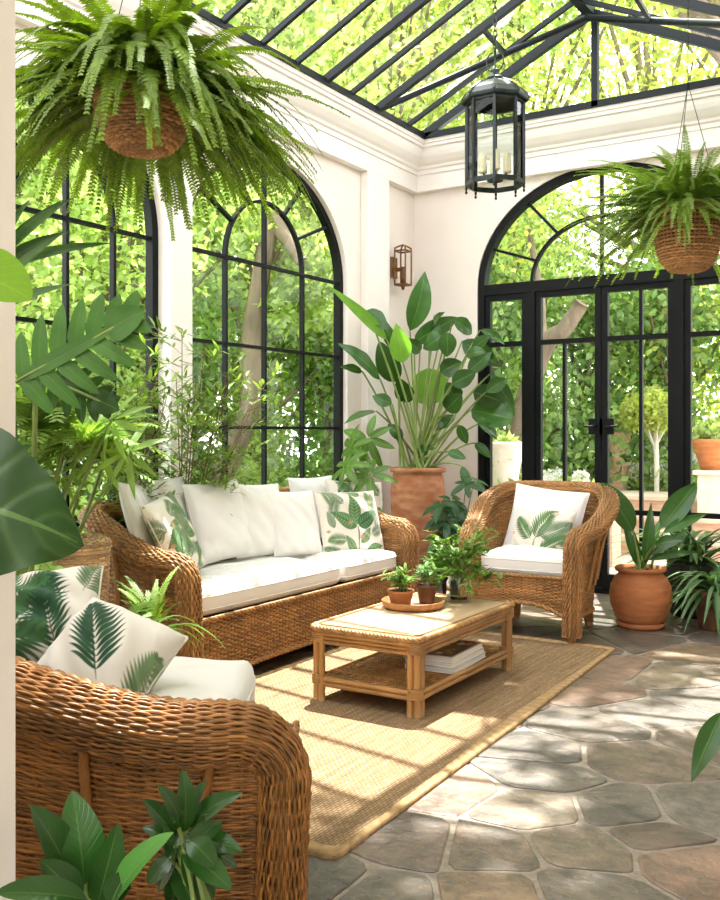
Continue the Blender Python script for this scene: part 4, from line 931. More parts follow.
fatsia('dark_shrub_plant', 'low dark leafy plant between the terracotta urn and the armchair', 'potted plant', (-3.30, 6.62, 0), [at(452 + g.uniform(-14, 26), 500 + g.uniform(-20, 62), 7.2 + g.uniform(-.12, .2)) for _ in range(26)], .15, 5, DARKL, 1.1, seed=11, wd=.42)

# ---------------------------------------------------------------- foreground plants
def leaf_plant(nm, label, base, poth, potr, root_z, specs, d0, m, cat='potted plant', up=None, pm=DARKPOT, group=None, seed=1, bow=.07, fold=.22, jit=.06, stemw=.0032, nl=14, mats=None, wave=.01):
    t = thing(nm, label, cat, tuple(base), 0, group); O = np.array(base, float); g = np.random.default_rng(seed); simple_pot(t, potr, poth, pm)
    for s_ in specs:
        b_, e_, wd = s_[:3]; tn = s_[3] if len(s_) > 3 else 1.0; d = d0 + g.uniform(-jit, jit); d2 = d + (s_[4] if len(s_) > 4 else g.uniform(-jit, jit)); sh = s_[5] if len(s_) > 5 else 'oval'
        A, B = at(*b_, d), at(*e_, d2); root = O + v3(*(g.uniform(-.35, .35, 2) * potr), poth * .92)
        lf = MB(); leafb(lf, A - O, B - O, wd / FOC * d0, sh, up=(up if up is not None else -ray(*b_) * .8 + v3(g.uniform(-.4, .4), g.uniform(-.2, .2), .7)), bow=bow * g.uniform(.3, 1.5), fold=fold * g.uniform(.4, 1.4), tone=tn * g.uniform(.9, 1.1), nl=nl, nw=6, wave=wave, back=.18 if sh == 'heart' else 0)
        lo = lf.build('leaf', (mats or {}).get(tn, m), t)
        mb = MB(); stemt(mb, bez(root - O, (root * .5 + A * .5 + v3(0, 0, .06)) - O, A - O, 8), np.linspace(stemw * 1.4, stemw, 8)); mb.build('stem', STEM, lo)
    return t
leaf_plant('peace_lily', 'glossy dark peace lily with broad leaves, nearest of the two plants below the one-armed chair', (-.865, .80, 0), .50, .10, .5,
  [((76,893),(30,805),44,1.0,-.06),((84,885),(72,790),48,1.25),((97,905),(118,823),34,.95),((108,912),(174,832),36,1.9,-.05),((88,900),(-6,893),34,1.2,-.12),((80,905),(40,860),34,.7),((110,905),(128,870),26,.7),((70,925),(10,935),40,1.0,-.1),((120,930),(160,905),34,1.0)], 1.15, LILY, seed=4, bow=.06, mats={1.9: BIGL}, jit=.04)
leaf_plant('peace_lily', 'smaller peace lily with slim arching leaves, in front of the wicker chair post', (-.975, 1.12, 0), .46, .10, .46,
  [((184,832),(182,768),22,1.0),((179,828),(157,784),20,.9),((187,826),(207,780),20,.95),((190,832),(243,793),26,1.0),((176,838),(143,799),24,.85),((187,838),(243,852),26,1.15),((182,850),(232,890),28,1.25),((175,845),(142,828),18,.8),((184,858),(214,900),26,1.0),((178,860),(170,905),24,.8),((190,842),(222,822),20,.9),((188,846),(238,868),20,.8),((170,858),(148,885),22,.7),((180,836),(194,800),18,.8),((176,866),(196,912),26,.9),((184,846),(206,905),26,.85),((178,845),(158,892),24,.8),((188,840),(216,868),26,.9),((181,846),(184,893),26,.75),((180,834),(168,862),20,.8),((186,834),(202,856),22,.85)], 1.46, LILY, seed=6, bow=.10, jit=.04)
leaf_plant('elephant_ear_plant', 'elephant ear plant with one huge dark leaf hanging before the white wall edge', (-.99, .36, 0), .45, .14, .45,
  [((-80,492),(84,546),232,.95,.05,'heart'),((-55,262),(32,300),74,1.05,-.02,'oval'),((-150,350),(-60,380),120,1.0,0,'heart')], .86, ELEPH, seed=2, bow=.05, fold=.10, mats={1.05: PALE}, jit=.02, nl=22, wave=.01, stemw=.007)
leaf_plant('rubber_plant', 'plant outside the frame whose one long green leaf hangs into the paved side', (-.42, 3.30, 0), .40, .15, .4,
  [((722,712),(691,783),22,.9,-.1,'lance'),((745,700),(728,770),24,.9,0,'lance'),((765,680),(800,740),26,1.0,0,'lance'),((760,690),(770,760),24,1.0,.1,'lance')], 3.15, BIGL, seed=3, pm=TERRA)

# ---------------------------------------------------------------- plants by the garden doors
t = thing('potted_plant', 'round terracotta pot with upright paddle leaves standing by the garden doors', 'potted plant', (-1.80, 6.37, 0)); O = local(t)
potpart(t, [(.10, .025), (.13, .03), (.165, .07), (.196, .15), (.204, .22), (.196, .28), (.168, .335), (.146, .355), (.142, .368), (.163, .376), (.168, .39), (.162, .402), (.145, .402), (.135, .36)], TERRA, .138, .37, 56)
mb = MB(); lathe(mb, [(0, 0), (.13, 0), (.15, .012), (.157, .04), (.150, .042), (.142, .03), (.0, .03)], 48); mb.build('saucer', TERRA, t)
for b_, e_, wd, tn, sh, dz in [((633,532),(601,482),25,1.0,'oval',0),((661,528),(697,483),24,.95,'oval',.1),((645,565),(651,502),12,1.1,'lance',-.05),((663,533),(707,514),13,1.15,'lance',.05),((655,545),(684,540),14,.75,'lance',-.2),((637,566),(622,516),9,1.2,'lance',.05),((646,560),(664,515),11,1.0,'lance',.12),((640,566),(634,530),8,.8,'lance',.1),((650,556),(690,528),9,1.1,'lance',.0),((648,560),(700,552),9,.8,'lance',.0)]:
    A, B = at(*b_, 6.36 + dz), at(*e_, 6.36 + dz * 1.5); lf = MB(); leafb(lf, A - O, B - O, wd / FOC * 6.36, sh, up=-ray(*b_) + v3(g.uniform(-.6, .6), 0, .5), bow=.05, fold=.25, tone=tn, nl=12, nw=4); lo = lf.build('leaf', BIGL, t)
    mb = MB(); r0 = v3(g.uniform(-.05, .05), g.uniform(-.05, .05), .36); stemt(mb, bez(r0, (r0 + A - O) / 2 + v3(0, 0, .04), A - O, 8), np.linspace(.010, .006, 8), tone=1.2); mb.build('stem', STEM, lo)
def strap_plant(nm, label, base, potr, poth, pm, n, L_, W, m, seed, el=(.5, 1.4), drop=.5, prof=None, tone=1.0, group=None, azr=(0, 2*PI), zroot=None):
    t = thing(nm, label, 'potted plant', tuple(base), 0, group); g = np.random.default_rng(seed)
    if prof: potpart(t, prof, pm, potr * .8, poth * .93)
    else: simple_pot(t, potr, poth, pm)
    mb = MB()
    for i in range(n):
        az = g.uniform(*azr); e = g.uniform(*el); l = L_ * g.uniform(.6, 1.1); z0 = (zroot or poth) * .95 * g.uniform(.98, 1.05)
        P0 = v3(g.uniform(-.3, .3) * potr, g.uniform(-.3, .3) * potr, z0); P1 = P0 + dirv(az, e) * l * .6; P2 = P1 + dirv(az, e * .3) * l * .45 - v3(0, 0, l * drop * g.uniform(.6, 1.2))
        C_ = bez(P0, P1, P2, 12); T, N_, B_ = frames(C_); tt = np.linspace(0, 1, 12); w = SH['strap'](tt) * W * g.uniform(.75, 1.2) / 2
        s = nrm(np.cross(T, v3(0, 0, 1)) + 1e-6); nn = np.cross(s, T); u = np.array([-1, 0, 1.])
        V = C_[:, None] + s[:, None] * (u[None, :, None] * w[:, None, None]) + nn[:, None] * (np.abs(u)[None, :, None] * w[:, None, None] * .35)
        uv = np.stack(np.meshgrid(tt, (u + 1) / 2, indexing='ij')[::-1], -1); mb.add(V, gridf(12, 3), uv, tone * g.uniform(.7, 1.3))
    mb.build('blades', m, t); return t
rp_ = [(0, 0), (.15, 0), (.17, .03), (.215, .14), (.225, .24), (.20, .33), (.175, .36), (.185, .375), (.165, .375), (.15, .34)]
strap_plant('dracaena_plant', 'wide grey-green strap-leaf plant in a black round pot beside the garden doors', (-1.60, 6.99, 0), .2, .36, DARKPOT, 70, .62, .05, STRAPL, 5, el=(.25, 1.45), drop=.35, prof=rp_)
strap_plant('spider_plant', 'drooping narrow-leaf plant in a brown clay pot, outermost by the garden doors', (-1.36, 6.58, 0), .15, .26, CLAYDARK, 110, .46, .034, STRAPL, 6, el=(.1, 1.3), drop=.75, tone=1.25)

# ---------------------------------------------------------------- greenery along the windows
strap_plant('fan_palm', 'tall palm with long narrow blades under the hanging fern, half behind the white wall edge', (-3.35, 1.95, 0), .15, .34, DARKPOT, 8, .3, .03, PALML, 9)
t = bpy.context.scene.objects['fan_palm']; O = local(t); mb = MB(); sm = MB(); g = np.random.default_rng(31)
for hub, n, R in ((at(-14, 275, 3.45), 9, .50), (at(-40, 330, 3.3), 7, .5)):
    stemt(sm, bez(v3(0, 0, .3), (hub - O) * .6 + v3(-.05, -.05, .2), hub - O, 10), .010)
    for k in range(n):
        a = math.radians(22 + 75 * k / (n - 1)) + g.normal(0, .06); d = RT * math.cos(a) + v3(0, 0, 1) * math.sin(a) - FW * g.uniform(-.1, .35); l = R * g.uniform(.7, 1.1)
        leafb(mb, hub - O + d * .02, hub - O + d * l - v3(0, 0, .10 * l), .052, 'lance', up=-FW + v3(0, 0, .6), bow=.06, fold=.35, tone=g.uniform(.6, 1.1), nl=10, nw=2)
mb.build('fans', PALML, t); sm.build('stems', STEM, t)
# cut-leaf philodendron: one big leaf of finger lobes
t = thing('philodendron', 'philodendron with one big deeply cut leaf in front of the window', 'potted plant', (-2.95, 2.36, 0)); O = local(t); simple_pot(t, .13, .30, DARKPOT)
def cut_leaf(nm, A, B, wd, n, d, tone, m=BIGL):
    A, B = at(*A, d), at(*B, d - .12); y = nrm(B - A); L_ = np.linalg.norm(B - A); up = nrm(-FW * .9 + v3(0, 0, .12)); x = nrm(np.cross(y, up)); mb = MB()
    for i in range(n):
        q = .10 + .86 * i / (n - 1); p = A + y * L_ * q
        for s in (-1, 1):
            l = wd * (.35 + .65 * math.sin(PI * min(1, q * .75 + .2))) * g.uniform(.9, 1.08); dr = nrm(x * s + y * (.25 + .75 * q) - up * .12)
            leafb(mb, p - dr * .01 - O, p + dr * l - O, L_ / n * .80, 'strap', up=up, bow=.05, fold=.10, tone=tone * g.uniform(.85, 1.15), nl=8, nw=3)
    leafb(mb, A + y * L_ * .8 - O, B + y * .05 - O, L_ / n * 1.6, 'strap', up=up, tone=tone, nl=8)
    leafb(mb, A - O, B - O, wd * .30, 'lance', up=up, bow=.02, fold=.1, tone=tone * .95, nl=10)
    lo = mb.build(nm, m, t); mb = MB(); stemt(mb, bez(v3(0, 0, .28), (A - O) * .5 + v3(0, 0, .2), A - O, 12), .009); stemt(mb, np.array([A, B]) - O + nrm(up) * .004, .005, tone=1.6); mb.build('stem', STEM, lo)
cut_leaf('leaf', (12, 384), (132, 318), .185, 7, 3.05, 1.7); cut_leaf('leaf', (36, 372), (108, 405), .12, 6, 3.2, .8); cut_leaf('leaf', (-20, 450), (20, 500), .14, 6, 2.9, .8)

def frond_palm(nm, label, base, hubs, n, L_, plen, pw, m, seed, pot=(.12, .26), tone=1.0, drop=.35, pairs=22, el=(.2, 1.3), azr=(0, 2*PI), pm=DARKPOT, droop=.3):
    global RNG; t = thing(nm, label, 'potted plant', tuple(base), 0); O = np.array(base, float); g = np.random.default_rng(seed); keep = RNG; RNG = g; simple_pot(t, *pot, pm); mb = MB()
    for h in hubs:
        h = np.array(h); stemt(mb, bez(v3(0, 0, pot[1] * .9), (h - O) * .5, h - O, 8), .008, mi=1)
        for i in range(n):
            az = g.uniform(*azr); e = g.uniform(*el); l = L_ * g.uniform(.6, 1.1); P0 = h - O; P1 = P0 + dirv(az, e) * l * .55; P2 = P1 + dirv(az, e * .4) * l * .5 - v3(0, 0, l * drop * g.uniform(.5, 1.2))
            frond(mb, P0, P1, P2, pairs, plen * g.uniform(.8, 1.1), pw, tone * g.uniform(.75, 1.3), droop=droop, ang=.9, stem_r=.004, taper=.8)
    mb.build('foliage', [m, STEM], t); RNG = keep; return t
frond_palm('parlour_palm', 'feathery bright palm filling the window corner under the cut-leaf philodendron', (-3.50, 2.62, 0), [at(40, 440, 4.25), at(70, 420, 4.3), at(20, 480, 4.15), at(80, 448, 4.35)], 12, .42, .16, .026, SHRUBL, 12, tone=1.15, droop=.15, pairs=13)
frond_palm('areca_palm', 'areca palm with fine arching leaflets in front of the window pier', (-3.95, 3.17, 0), [at(104, 462, 4.75), at(112, 436, 4.8), at(84, 470, 4.7)], 10, .40, .13, .018, SHRUBL, 14, pot=(.12, .28), tone=.85, pairs=16)
frond_palm('small_fern', 'small upright fern in front of the sofa arm', (-2.90, 3.02, .015), [at(152, 640, 4.02)], 12, .36, .046, .014, FERN2, 16, pot=(.10, .22), pairs=26, el=(1.15, 1.55), drop=.12, droop=.0)
frond_palm('low_foliage_plant', 'low bright feathery plant beside the tall lidded basket', (-2.95, 2.62, .015), [at(58, 588, 3.85), at(130, 628, 3.9)], 9, .20, .075, .018, HERB, 18, pot=(.12, .3), pairs=12, el=(.3, 1.4))
fatsia('papaya_plant', 'bright leafy plant with narrow-fingered leaves in front of the window under the fern', 'potted plant', (-3.72, 2.78, 0), [at(x, y, 4.35 + g.uniform(-.15, .15)) for x, y in ((40, 440), (75, 424), (100, 448), (60, 476), (30, 412), (112, 420), (26, 500), (128, 452))], .20, 8, SHRUBL, 1.15, seed=23, wd=.17, shape='lance', face=(.2, -.8, .5), poth=.28)
strap_plant('ribbon_plant', 'plant with long pale green ribbons curving over the print pillow', (-2.72, 2.70, .015), .10, .45, DARKPOT, 6, .40, .026, HERB, 13, el=(.5, 1.1), drop=.6, tone=1.3, azr=(-.6, 1.6))

def bamboo(nm, label, base, tops, seed, pot=(.085, .30), leaf=(.085, .016), tone=1.0, m=SHRUBL, dens=26, reach=.20):
    t = thing(nm, label, 'potted plant', tuple(base), 0, 'slim shrubs behind the sofa'); O = np.array(base, float); g = np.random.default_rng(seed); simple_pot(t, *pot, DARKPOT); sm = MB(); mb = MB()
    for tp in tops:
        tp = np.array(tp) - O; r0 = v3(g.uniform(-.04, .04), g.uniform(-.04, .04), pot[1] * .9); C_ = bez(r0, v3(tp[0] * .3, tp[1] * .3, tp[2] * .55), tp, 24); stemt(sm, C_, np.linspace(.007, .002, 24), 5)
        for q in g.uniform(.30, 1, int(dens * .45)):
            p = C_[int(q * 23)]; az = g.uniform(-1.0, 1.0) if p[0] < .0 else g.uniform(0, 2*PI); e = p + dirv(az, g.uniform(.1, .9)) * reach * g.uniform(.5, 1.2); stemt(sm, np.array([p, (p + e) / 2 + v3(0, 0, .01), e]), .0016, 4)
            for k in range(7):
                o_ = p + (e - p) * g.uniform(.3, 1.02); d = dirv(az + g.normal(0, .9), g.uniform(-.5, .8)); l = leaf[0] * g.uniform(.6, 1.2)
                d[0] = abs(d[0]) if o_[0] < .02 else d[0]; leafb(mb, o_, o_ + d * l, leaf[1] * g.uniform(.8, 1.2), 'lance', bow=.05, tone=tone * g.uniform(.7, 1.35), nl=3, nw=2)
    mb.build('foliage', m, t); sm.build('stems', TWIG, t)
bamboo('bamboo_shrub', 'thin twiggy shrub with narrow leaves behind the sofa corner, next to the areca palm', (-4.03, 3.86, 0), [at(x, y, 4.98) for x, y in ((138, 388), (152, 350), (122, 410), (168, 392), (150, 430), (110, 372), (136, 430), (160, 362))], 41, dens=52, leaf=(.10, .019))
bamboo('bamboo_shrub', 'taller thin shrub with narrow leaves behind the middle sofa cushions', (-4.03, 4.36, 0), [at(x, y, 5.42) for x, y in ((182, 328), (205, 345), (228, 372), (196, 380), (250, 405), (176, 372), (215, 420), (238, 352), (262, 385), (190, 400))], 43, dens=50, tone=.9, leaf=(.10, .018))

# ---------------------------------------------------------------- plants on the coffee table
TZ = .012 + .363 + .004
tr = thing('serving_tray', 'round brown wooden tray holding two little pots on the coffee table', 'tray', (-2.44, 4.40, TZ)); mb = MB()
lathe(mb, [(0, 0), (.150, 0), (.160, .006), (.168, .034), (.164, .038), (.158, .036), (.150, .012), (0, .010)], 56); mb.build('tray_body', TRAYW, tr)
def tiny(nm, label, c, r, h, pm, spread, nl, ll, lw, hgt, m, seed, tone=1.0):
    t = thing(nm, label, 'potted plant', c, 0, 'little pots on the tray'); simple_pot(t, r, h, pm); g = np.random.default_rng(seed); mb = MB(); sm = MB()
    for i in range(nl):
        tip = v3(*(g.normal(0, spread, 2)), h + hgt * g.uniform(.35, 1.0)); r0 = v3(*(g.uniform(-.4, .4, 2) * r), h * .9); C_ = bez(r0, v3(r0[0], r0[1], tip[2] * .8), tip, 6); stemt(sm, C_, .0018, 4)
        for k in range(9):
            p = C_[g.integers(2, 6)]; d = dirv(g.uniform(0, 2*PI), g.uniform(-.2, 1.0)); l = ll * g.uniform(.6, 1.15); leafb(mb, p, p + d * l, lw * g.uniform(.8, 1.2), 'oval', bow=.08, tone=tone * g.uniform(.75, 1.3), nl=5, nw=2)
    mb.build('foliage', m, t); sm.build('stems', STEM, t)
tiny('herb_pot', 'orange clay pot with a bushy herb on the tray', (-2.478, 4.335, TZ + .0125), .070, .082, TERRATAB, .05, 16, .06, .017, .11, HERB, 51)
tiny('herb_pot', 'dark clay pot with a pale-leaved sprig on the tray', (-2.395, 4.468, TZ + .0125), .054, .098, CLAYDARK, .022, 7, .075, .017, .10, STRAPL, 52, 1.8)
t = thing('jar_plant', 'bushy leafy plant spilling from a clear glass jar on the coffee table', 'plant', (-2.32, 4.70, TZ)); O = local(t); mb = MB()
lathe(mb, [(0, .002), (.062, .002), (.068, .01), (.068, .10), (.055, .125), (.06, .14), (.057, .14), (.051, .125), (.064, .10), (.064, .012), (0, .008)], 40); mb.build('glass_jar', JARGLASS, t)
mb = MB(); sm = MB(); g = np.random.default_rng(55)
for i in range(85):
    az = g.uniform(0, 2*PI); e = g.uniform(-.1, 1.35); l = g.uniform(.10, .22) * (1.25 if e > .9 else 1); P1 = v3(0, 0, .15) + dirv(az, e) * l * .6; P2 = P1 + dirv(az, e * .5) * l * .5 - v3(0, 0, .06 * (1.2 - e)); P2[2] = max(P2[2], .03)
    stemt(sm, bez(v3(0, 0, .03), v3(0, 0, .15), P1, 6), .002, 4); stemt(sm, np.array([P1, P2]), .0018, 4)
    for k in range(10):
        p = P1 + (P2 - P1) * g.uniform(0, 1.05); a2 = az + g.normal(0, 1.1); d = dirv(a2, g.uniform(-.5, .7)); q = p + d * g.uniform(.035, .075); q[2] = max(q[2], .012); leafb(mb, p, q, .021 * g.uniform(.8, 1.2), 'oval', bow=.08, tone=g.uniform(.55, 1.35), nl=5, nw=2)
mb.build('foliage', HERB, t); sm.build('stems', STEM, t)
# ================================================================ GARDEN
TREEL = leaf_mat('tree_leaf', (.46, .58, .24), .58, .55, tcol=(1.2, 1.2, .75)); TREEY = leaf_mat('yellow_green_tree_leaf', (.52, .60, .19), .58, .55, tcol=(1.2, 1.15, .7)); TREED = leaf_mat('hedge_leaf', (.27, .41, .16), .55, .45, tcol=(1.2, 1.2, .7))
FLOW = mat('white_petals', (.85, .84, .82), .7, .2, transl=.3, tcol=(1, 1, 1))
LAWN = mat('lawn', (.14, .26, .06), .9, .1, noise=.35, nscale=3, bump=.6, bscale=60)
PAVE = mat('terrace_paving', (.62, .50, .42), .8, .2, noise=.12, nscale=4, bump=.2, bscale=30)
BRICK = mat('pale_brick', (.55, .34, .24), .85, .15, col2=(.66, .47, .36), nscale=7, stretch=(1, 1, 5), bump=.3, bscale=30)
STONEW = mat('pale_stone', (.66, .62, .57), .8, .2, noise=.12, nscale=9)
mb = MB(); mb.poly([(-40, -12, -.14), (14, -12, -.14), (14, 45, -.14), (-40, 45, -.14)]); tag(mb.build('lawn', LAWN, smooth=False), 'green lawn outside the windows', None, None, 'structure')
mb = MB(); box(mb, (-4.4, 7.725, -.14), (2.2, 12.4, -.03)); tag(mb.build('terrace_path', PAVE, smooth=False), 'pale paved terrace outside the garden doors', None, None, 'structure')

def leaf_cloud(mb, blobs, n, size, g, squash=.8, mi=0, tone=(.65, 1.35), shell=.45):
    """n leaves spread over ellipsoid clumps (x, y, z, r)"""
    B = np.array(blobs, float); w = B[:, 3] ** 2; idx = g.choice(len(B), n, p=w / w.sum()); c = B[idx, :3]; r = B[idx, 3]
    d = nrm(g.normal(size=(n, 3))); q = shell + (1 - shell) * g.uniform(0, 1, n) ** .6
    P = c + d * (r * q)[:, None] * [1, 1, squash]
    ax = nrm(nrm(g.normal(size=(n, 3))) + [0, 0, -.25]); nn = nrm(np.cross(ax, nrm(g.normal(size=(n, 3)) + d * .6))); s = np.cross(ax, nn)
    L_ = size * g.uniform(.65, 1.3, n)[:, None]; W_ = L_ * .29
    V = np.stack([P, P + ax * L_ * .45 + s * W_ + nn * L_ * .05, P + ax * L_, P + ax * L_ * .45 - s * W_ + nn * L_ * .05], 1).reshape(-1, 3)
    F = np.arange(n)[:, None] * 4 + [[0, 1, 2, 3]]
    tn = (g.uniform(*tone, n) * np.repeat(1.0, n)) * (g.uniform(.82, 1.18, len(B))[idx])
    mb.add(V, F, np.tile([[.5, 0], [1, .5], [.5, 1], [0, .5]], (n, 1)), np.repeat(tn, 4), mi)
def make_tree(nm, label, cat, loc, h, cr, nb, nleaf, size, m, seed, trunk_r=.13, group=None, crown_lo=.32, squash=.85, lean=(0, 0), shell=.4, blob=(.32, .5), bare=None):
    t = thing(nm, label, cat, loc, 0, group); g = np.random.default_rng(seed)
    tm = MB(); top = v3(lean[0], lean[1], h * .62); spine = smooth_path([v3(0, 0, -.1), v3(lean[0] * .2 + g.normal(0, .06), lean[1] * .2 + g.normal(0, .06), h * .25), v3(lean[0] * .6, lean[1] * .6, h * .45), top], 20)
    tube(tm, spine, np.linspace(trunk_r, trunk_r * .4, 20), 10)
    blobs = []
    for i in range(nb):
        a = g.uniform(0, 2*PI); q = g.uniform(0, 1); z = h * (crown_lo + (1 - crown_lo) * q) ; rr = cr * math.sqrt(max(.05, 1 - (2 * q - .9) ** 2 * .85)) * g.uniform(.25, .95)
        c = v3(lean[0] * (.4 + q) + rr * math.cos(a), lean[1] * (.4 + q) + rr * math.sin(a), z - cr * .12); br = cr * g.uniform(*blob); blobs.append((*c, br))
        s0 = spine[int(np.clip(q * .75 + .2, 0, .99) * 19)]; tube(tm, bez(s0, (s0 + c) / 2 - v3(0, 0, .12 * cr), c, 7), np.linspace(trunk_r * .34, .012, 7), 6)
    tm.build('trunk', BARK, t); mb = MB(); leaf_cloud(mb, blobs, nleaf, size, g, squash, shell=shell); mb.build('foliage', m, t); return t
def ang(deg, r): a = math.radians(deg); return v3(-r * math.sin(a), r * math.cos(a), -.14)
def place(proto, used, label, loc, rz, s, group):
    o = proto if not used else copy_tree(proto); o['label'] = label; o['group'] = group; o.location = tuple(loc); o.rotation_euler = (0, 0, rz); o.scale = (s, s, s); return o
tall = make_tree('garden_tree', '', 'tree', (0, 0, 0), 10, 2.9, 46, 22000, .115, TREEL, 61, .16, crown_lo=.22)
tall2 = make_tree('garden_tree', '', 'tree', (0, 0, 0), 9.5, 2.7, 42, 21000, .11, TREEY, 62, .15, crown_lo=.2)
GT = 'tall trees around the conservatory'
for k, (pr, u, a, r, rz, s, lb) in enumerate([
    (tall, 0, 7, 15.5, 0, 1.0, 'tall green tree far beyond the outer door side, edge of the frame'), (tall2, 0, 15, 14.5, 1.0, 1.05, 'yellow-green tall tree behind the clipped ball tree'),
    (tall, 1, 23, 15.0, 2.1, 1.05, 'tall green tree behind the middle of the garden doors'), (tall2, 1, 30.5, 13.5, 3.0, 1.0, 'yellow-green tall tree seen past the hinge side of the doors and over the corner'),
    (tall, 1, 38, 13.0, 4.2, 1.0, 'tall green tree seen through the far half of the sofa window'), (tall2, 1, 45, 13.5, 5.1, 1.05, 'yellow-green tall tree seen through the near half of the sofa window'),
    (tall, 1, 52, 13.0, 0.6, 1.05, 'tall green tree seen through the window under the big fern'), (tall2, 1, 60, 12.5, 2.6, 1.0, 'yellow-green tall tree behind the fan palm'),
    (tall, 1, 34, 18.5, 5.6, 1.15, 'farthest tall tree, its crown seen through the roof beside the corner'), (tall, 1, 48, 18.0, 3.4, 1.15, 'farthest tall tree, its crown seen through the roof above the sofa window')]):
    place(pr, u, lb, ang(a, r), rz, s, GT)
mid = make_tree('young_tree', '', 'tree', (0, 0, 0), 6.0, 1.55, 26, 11000, .09, TREEL, 64, .11, crown_lo=.34, lean=(.3, -.2)); GM = 'young trees close to the windows'
for k, (a, r, rz, s, lb) in enumerate([(49, 8.3, .3, 1.0, 'young tree with a bare grey trunk outside the window under the big fern'), (39.5, 8.9, 2.2, 1.0, 'young tree with a leaning trunk outside the middle of the sofa window'), (44.5, 9.8, 4.4, .95, 'young tree between two trunks outside, in line with the slim pilaster'), (57, 8.2, 1.2, .95, 'young tree outside behind the fan palm blades'), (24.5, 12.6, 3.1, .9, 'young tree standing at the end of the terrace behind the door handles')]):
    place(mid, k, lb, ang(a, max(r, 7.0 / math.sin(math.radians(a)) if a > 33 else r)), rz, s, GM)
ov = make_tree('added_shade_tree', 'shade tree added to dapple the sun, its sparse crown over the glass roof', 'tree', (.3, 10.3, -.14), 9.2, 2.0, 18, 4600, .17, TREEY, 66, .17, crown_lo=.62, lean=(-2.6, -1.1), shell=.2, blob=(.22, .36))  # tree added above the roof to break the sunlight into dapples
ov2 = make_tree('added_shade_tree', 'second shade tree, unseen, added outside the plain wall to shade the floor and rug', 'tree', (2.9, 5.3, -.14), 10.0, 2.1, 28, 24000, .15, TREEL, 69, .19, crown_lo=.74, lean=(-4.9, .15), shell=.2, blob=(.26, .42))  # out-of-view crown, shaped to keep sun off the nearer floor and rug
# hedge shrubs, each its own thing
sh = make_tree('garden_shrub', '', 'shrub', (0, 0, 0), 2.5, 1.05, 16, 6500, .085, TREED, 67, .05, crown_lo=.12, blob=(.4, .6)); sh2 = make_tree('garden_shrub', '', 'shrub', (0, 0, 0), 1.8, .95, 14, 5200, .08, TREEL, 68, .04, crown_lo=.1, blob=(.4, .6)); GS = 'garden shrubs'
first = {id(sh): 0, id(sh2): 0}
for pr, a, r, rz, s, lb in [
    (sh, 34.2, 9.6, 0, 1.15, 'dark shrub outside the far edge of the sofa window'), (sh2, 38.5, 8.3, 1, .9, 'light shrub below the middle of the sofa window'), (sh, 42, 9.6, 2, 1.1, 'dark shrub behind the trunk in the sofa window'), (sh2, 45.5, 8.1, 3, .9, 'light shrub low outside the slim pilaster'),
    (sh, 48.5, 9.8, 4, 1.1, 'dark shrub behind the grey trunk in the window under the fern'), (sh2, 52, 8.2, 5, .95, 'light shrub outside behind the areca palm'), (sh, 56, 9.2, .5, 1.1, 'dark shrub outside behind the philodendron'), (sh, 62, 8.8, 1.5, 1.0, 'dark shrub outside at the nearest window edge'),
    (sh, 27.6, 10.3, 2.5, 1.15, 'dark shrub outside the narrow pane on the hinge side of the doors'), (sh, 24.4, 12.9, 3.5, 1.5, 'large dark shrub behind the brick steps, seen past the door handles'), (sh2, 25.3, 10.6, 4.5, .75, 'light shrub at the terrace edge behind the armchair'), (sh, 19.2, 13.6, 5.5, 1.5, 'large dark shrub behind the clipped ball tree trunk'),
    (sh, 14.2, 13.2, .8, 1.5, 'large dark shrub behind the orange planter'), (sh, 8.5, 13.0, 3.8, 1.5, 'large dark shrub beyond the frame edge of the doors')]:
    place(pr, first[id(pr)], lb, ang(a, max(r, 6.45 / math.sin(math.radians(a)) if a > 33 else r)), rz, s, GS); first[id(pr)] = 1
# white flowering shrubs
fl = thing('flowering_shrub', '', 'shrub', (0, 0, 0)); g = np.random.default_rng(70); mb = MB(); leaf_cloud(mb, [(g.normal(0, .25), g.normal(0, .25), .35 + g.uniform(0, .25), .3) for _ in range(8)], 1800, .09, g); mb.build('foliage', TREEL, fl)
mb = MB()
for i in range(26):
    d = nrm(v3(*g.normal(size=2), abs(g.normal()) + .2)); c = d * v3(.5, .5, .36) + v3(0, 0, .42); leaf_cloud(mb, [(*c, .10)], 150, .034, g, tone=(.85, 1.1), shell=.85)
mb.build('flower_heads', FLOW, fl); mb = MB(); 
for i in range(9): tube(mb, bez((0, 0, -.1), (g.normal(0, .1), g.normal(0, .1), .25), (g.normal(0, .3), g.normal(0, .3), .55), 6), .012, 6)
mb.build('stems', TWIG, fl)
for k, (x, y, d, s, lb) in enumerate([(566, 492, 10.4, .9, 'white flowering shrub seen between the armchair and the door handles'), (548, 486, 11.1, .8, 'white flowering shrub close behind the pale pedestal urn'), (668, 470, 12.3, 1.0, 'white flowering shrub under the ball tree'), (703, 462, 12.6, 1.0, 'white flowering shrub behind the orange planter')]):
    p = at(x, y, d); o = fl if k == 0 else copy_tree(fl); o['label'] = lb; o['group'] = 'white flowering shrubs'; o.location = (p[0], p[1], max(-.1, p[2] - .5)); o.scale = (s, s, s); o.rotation_euler = (0, 0, k * 1.7)
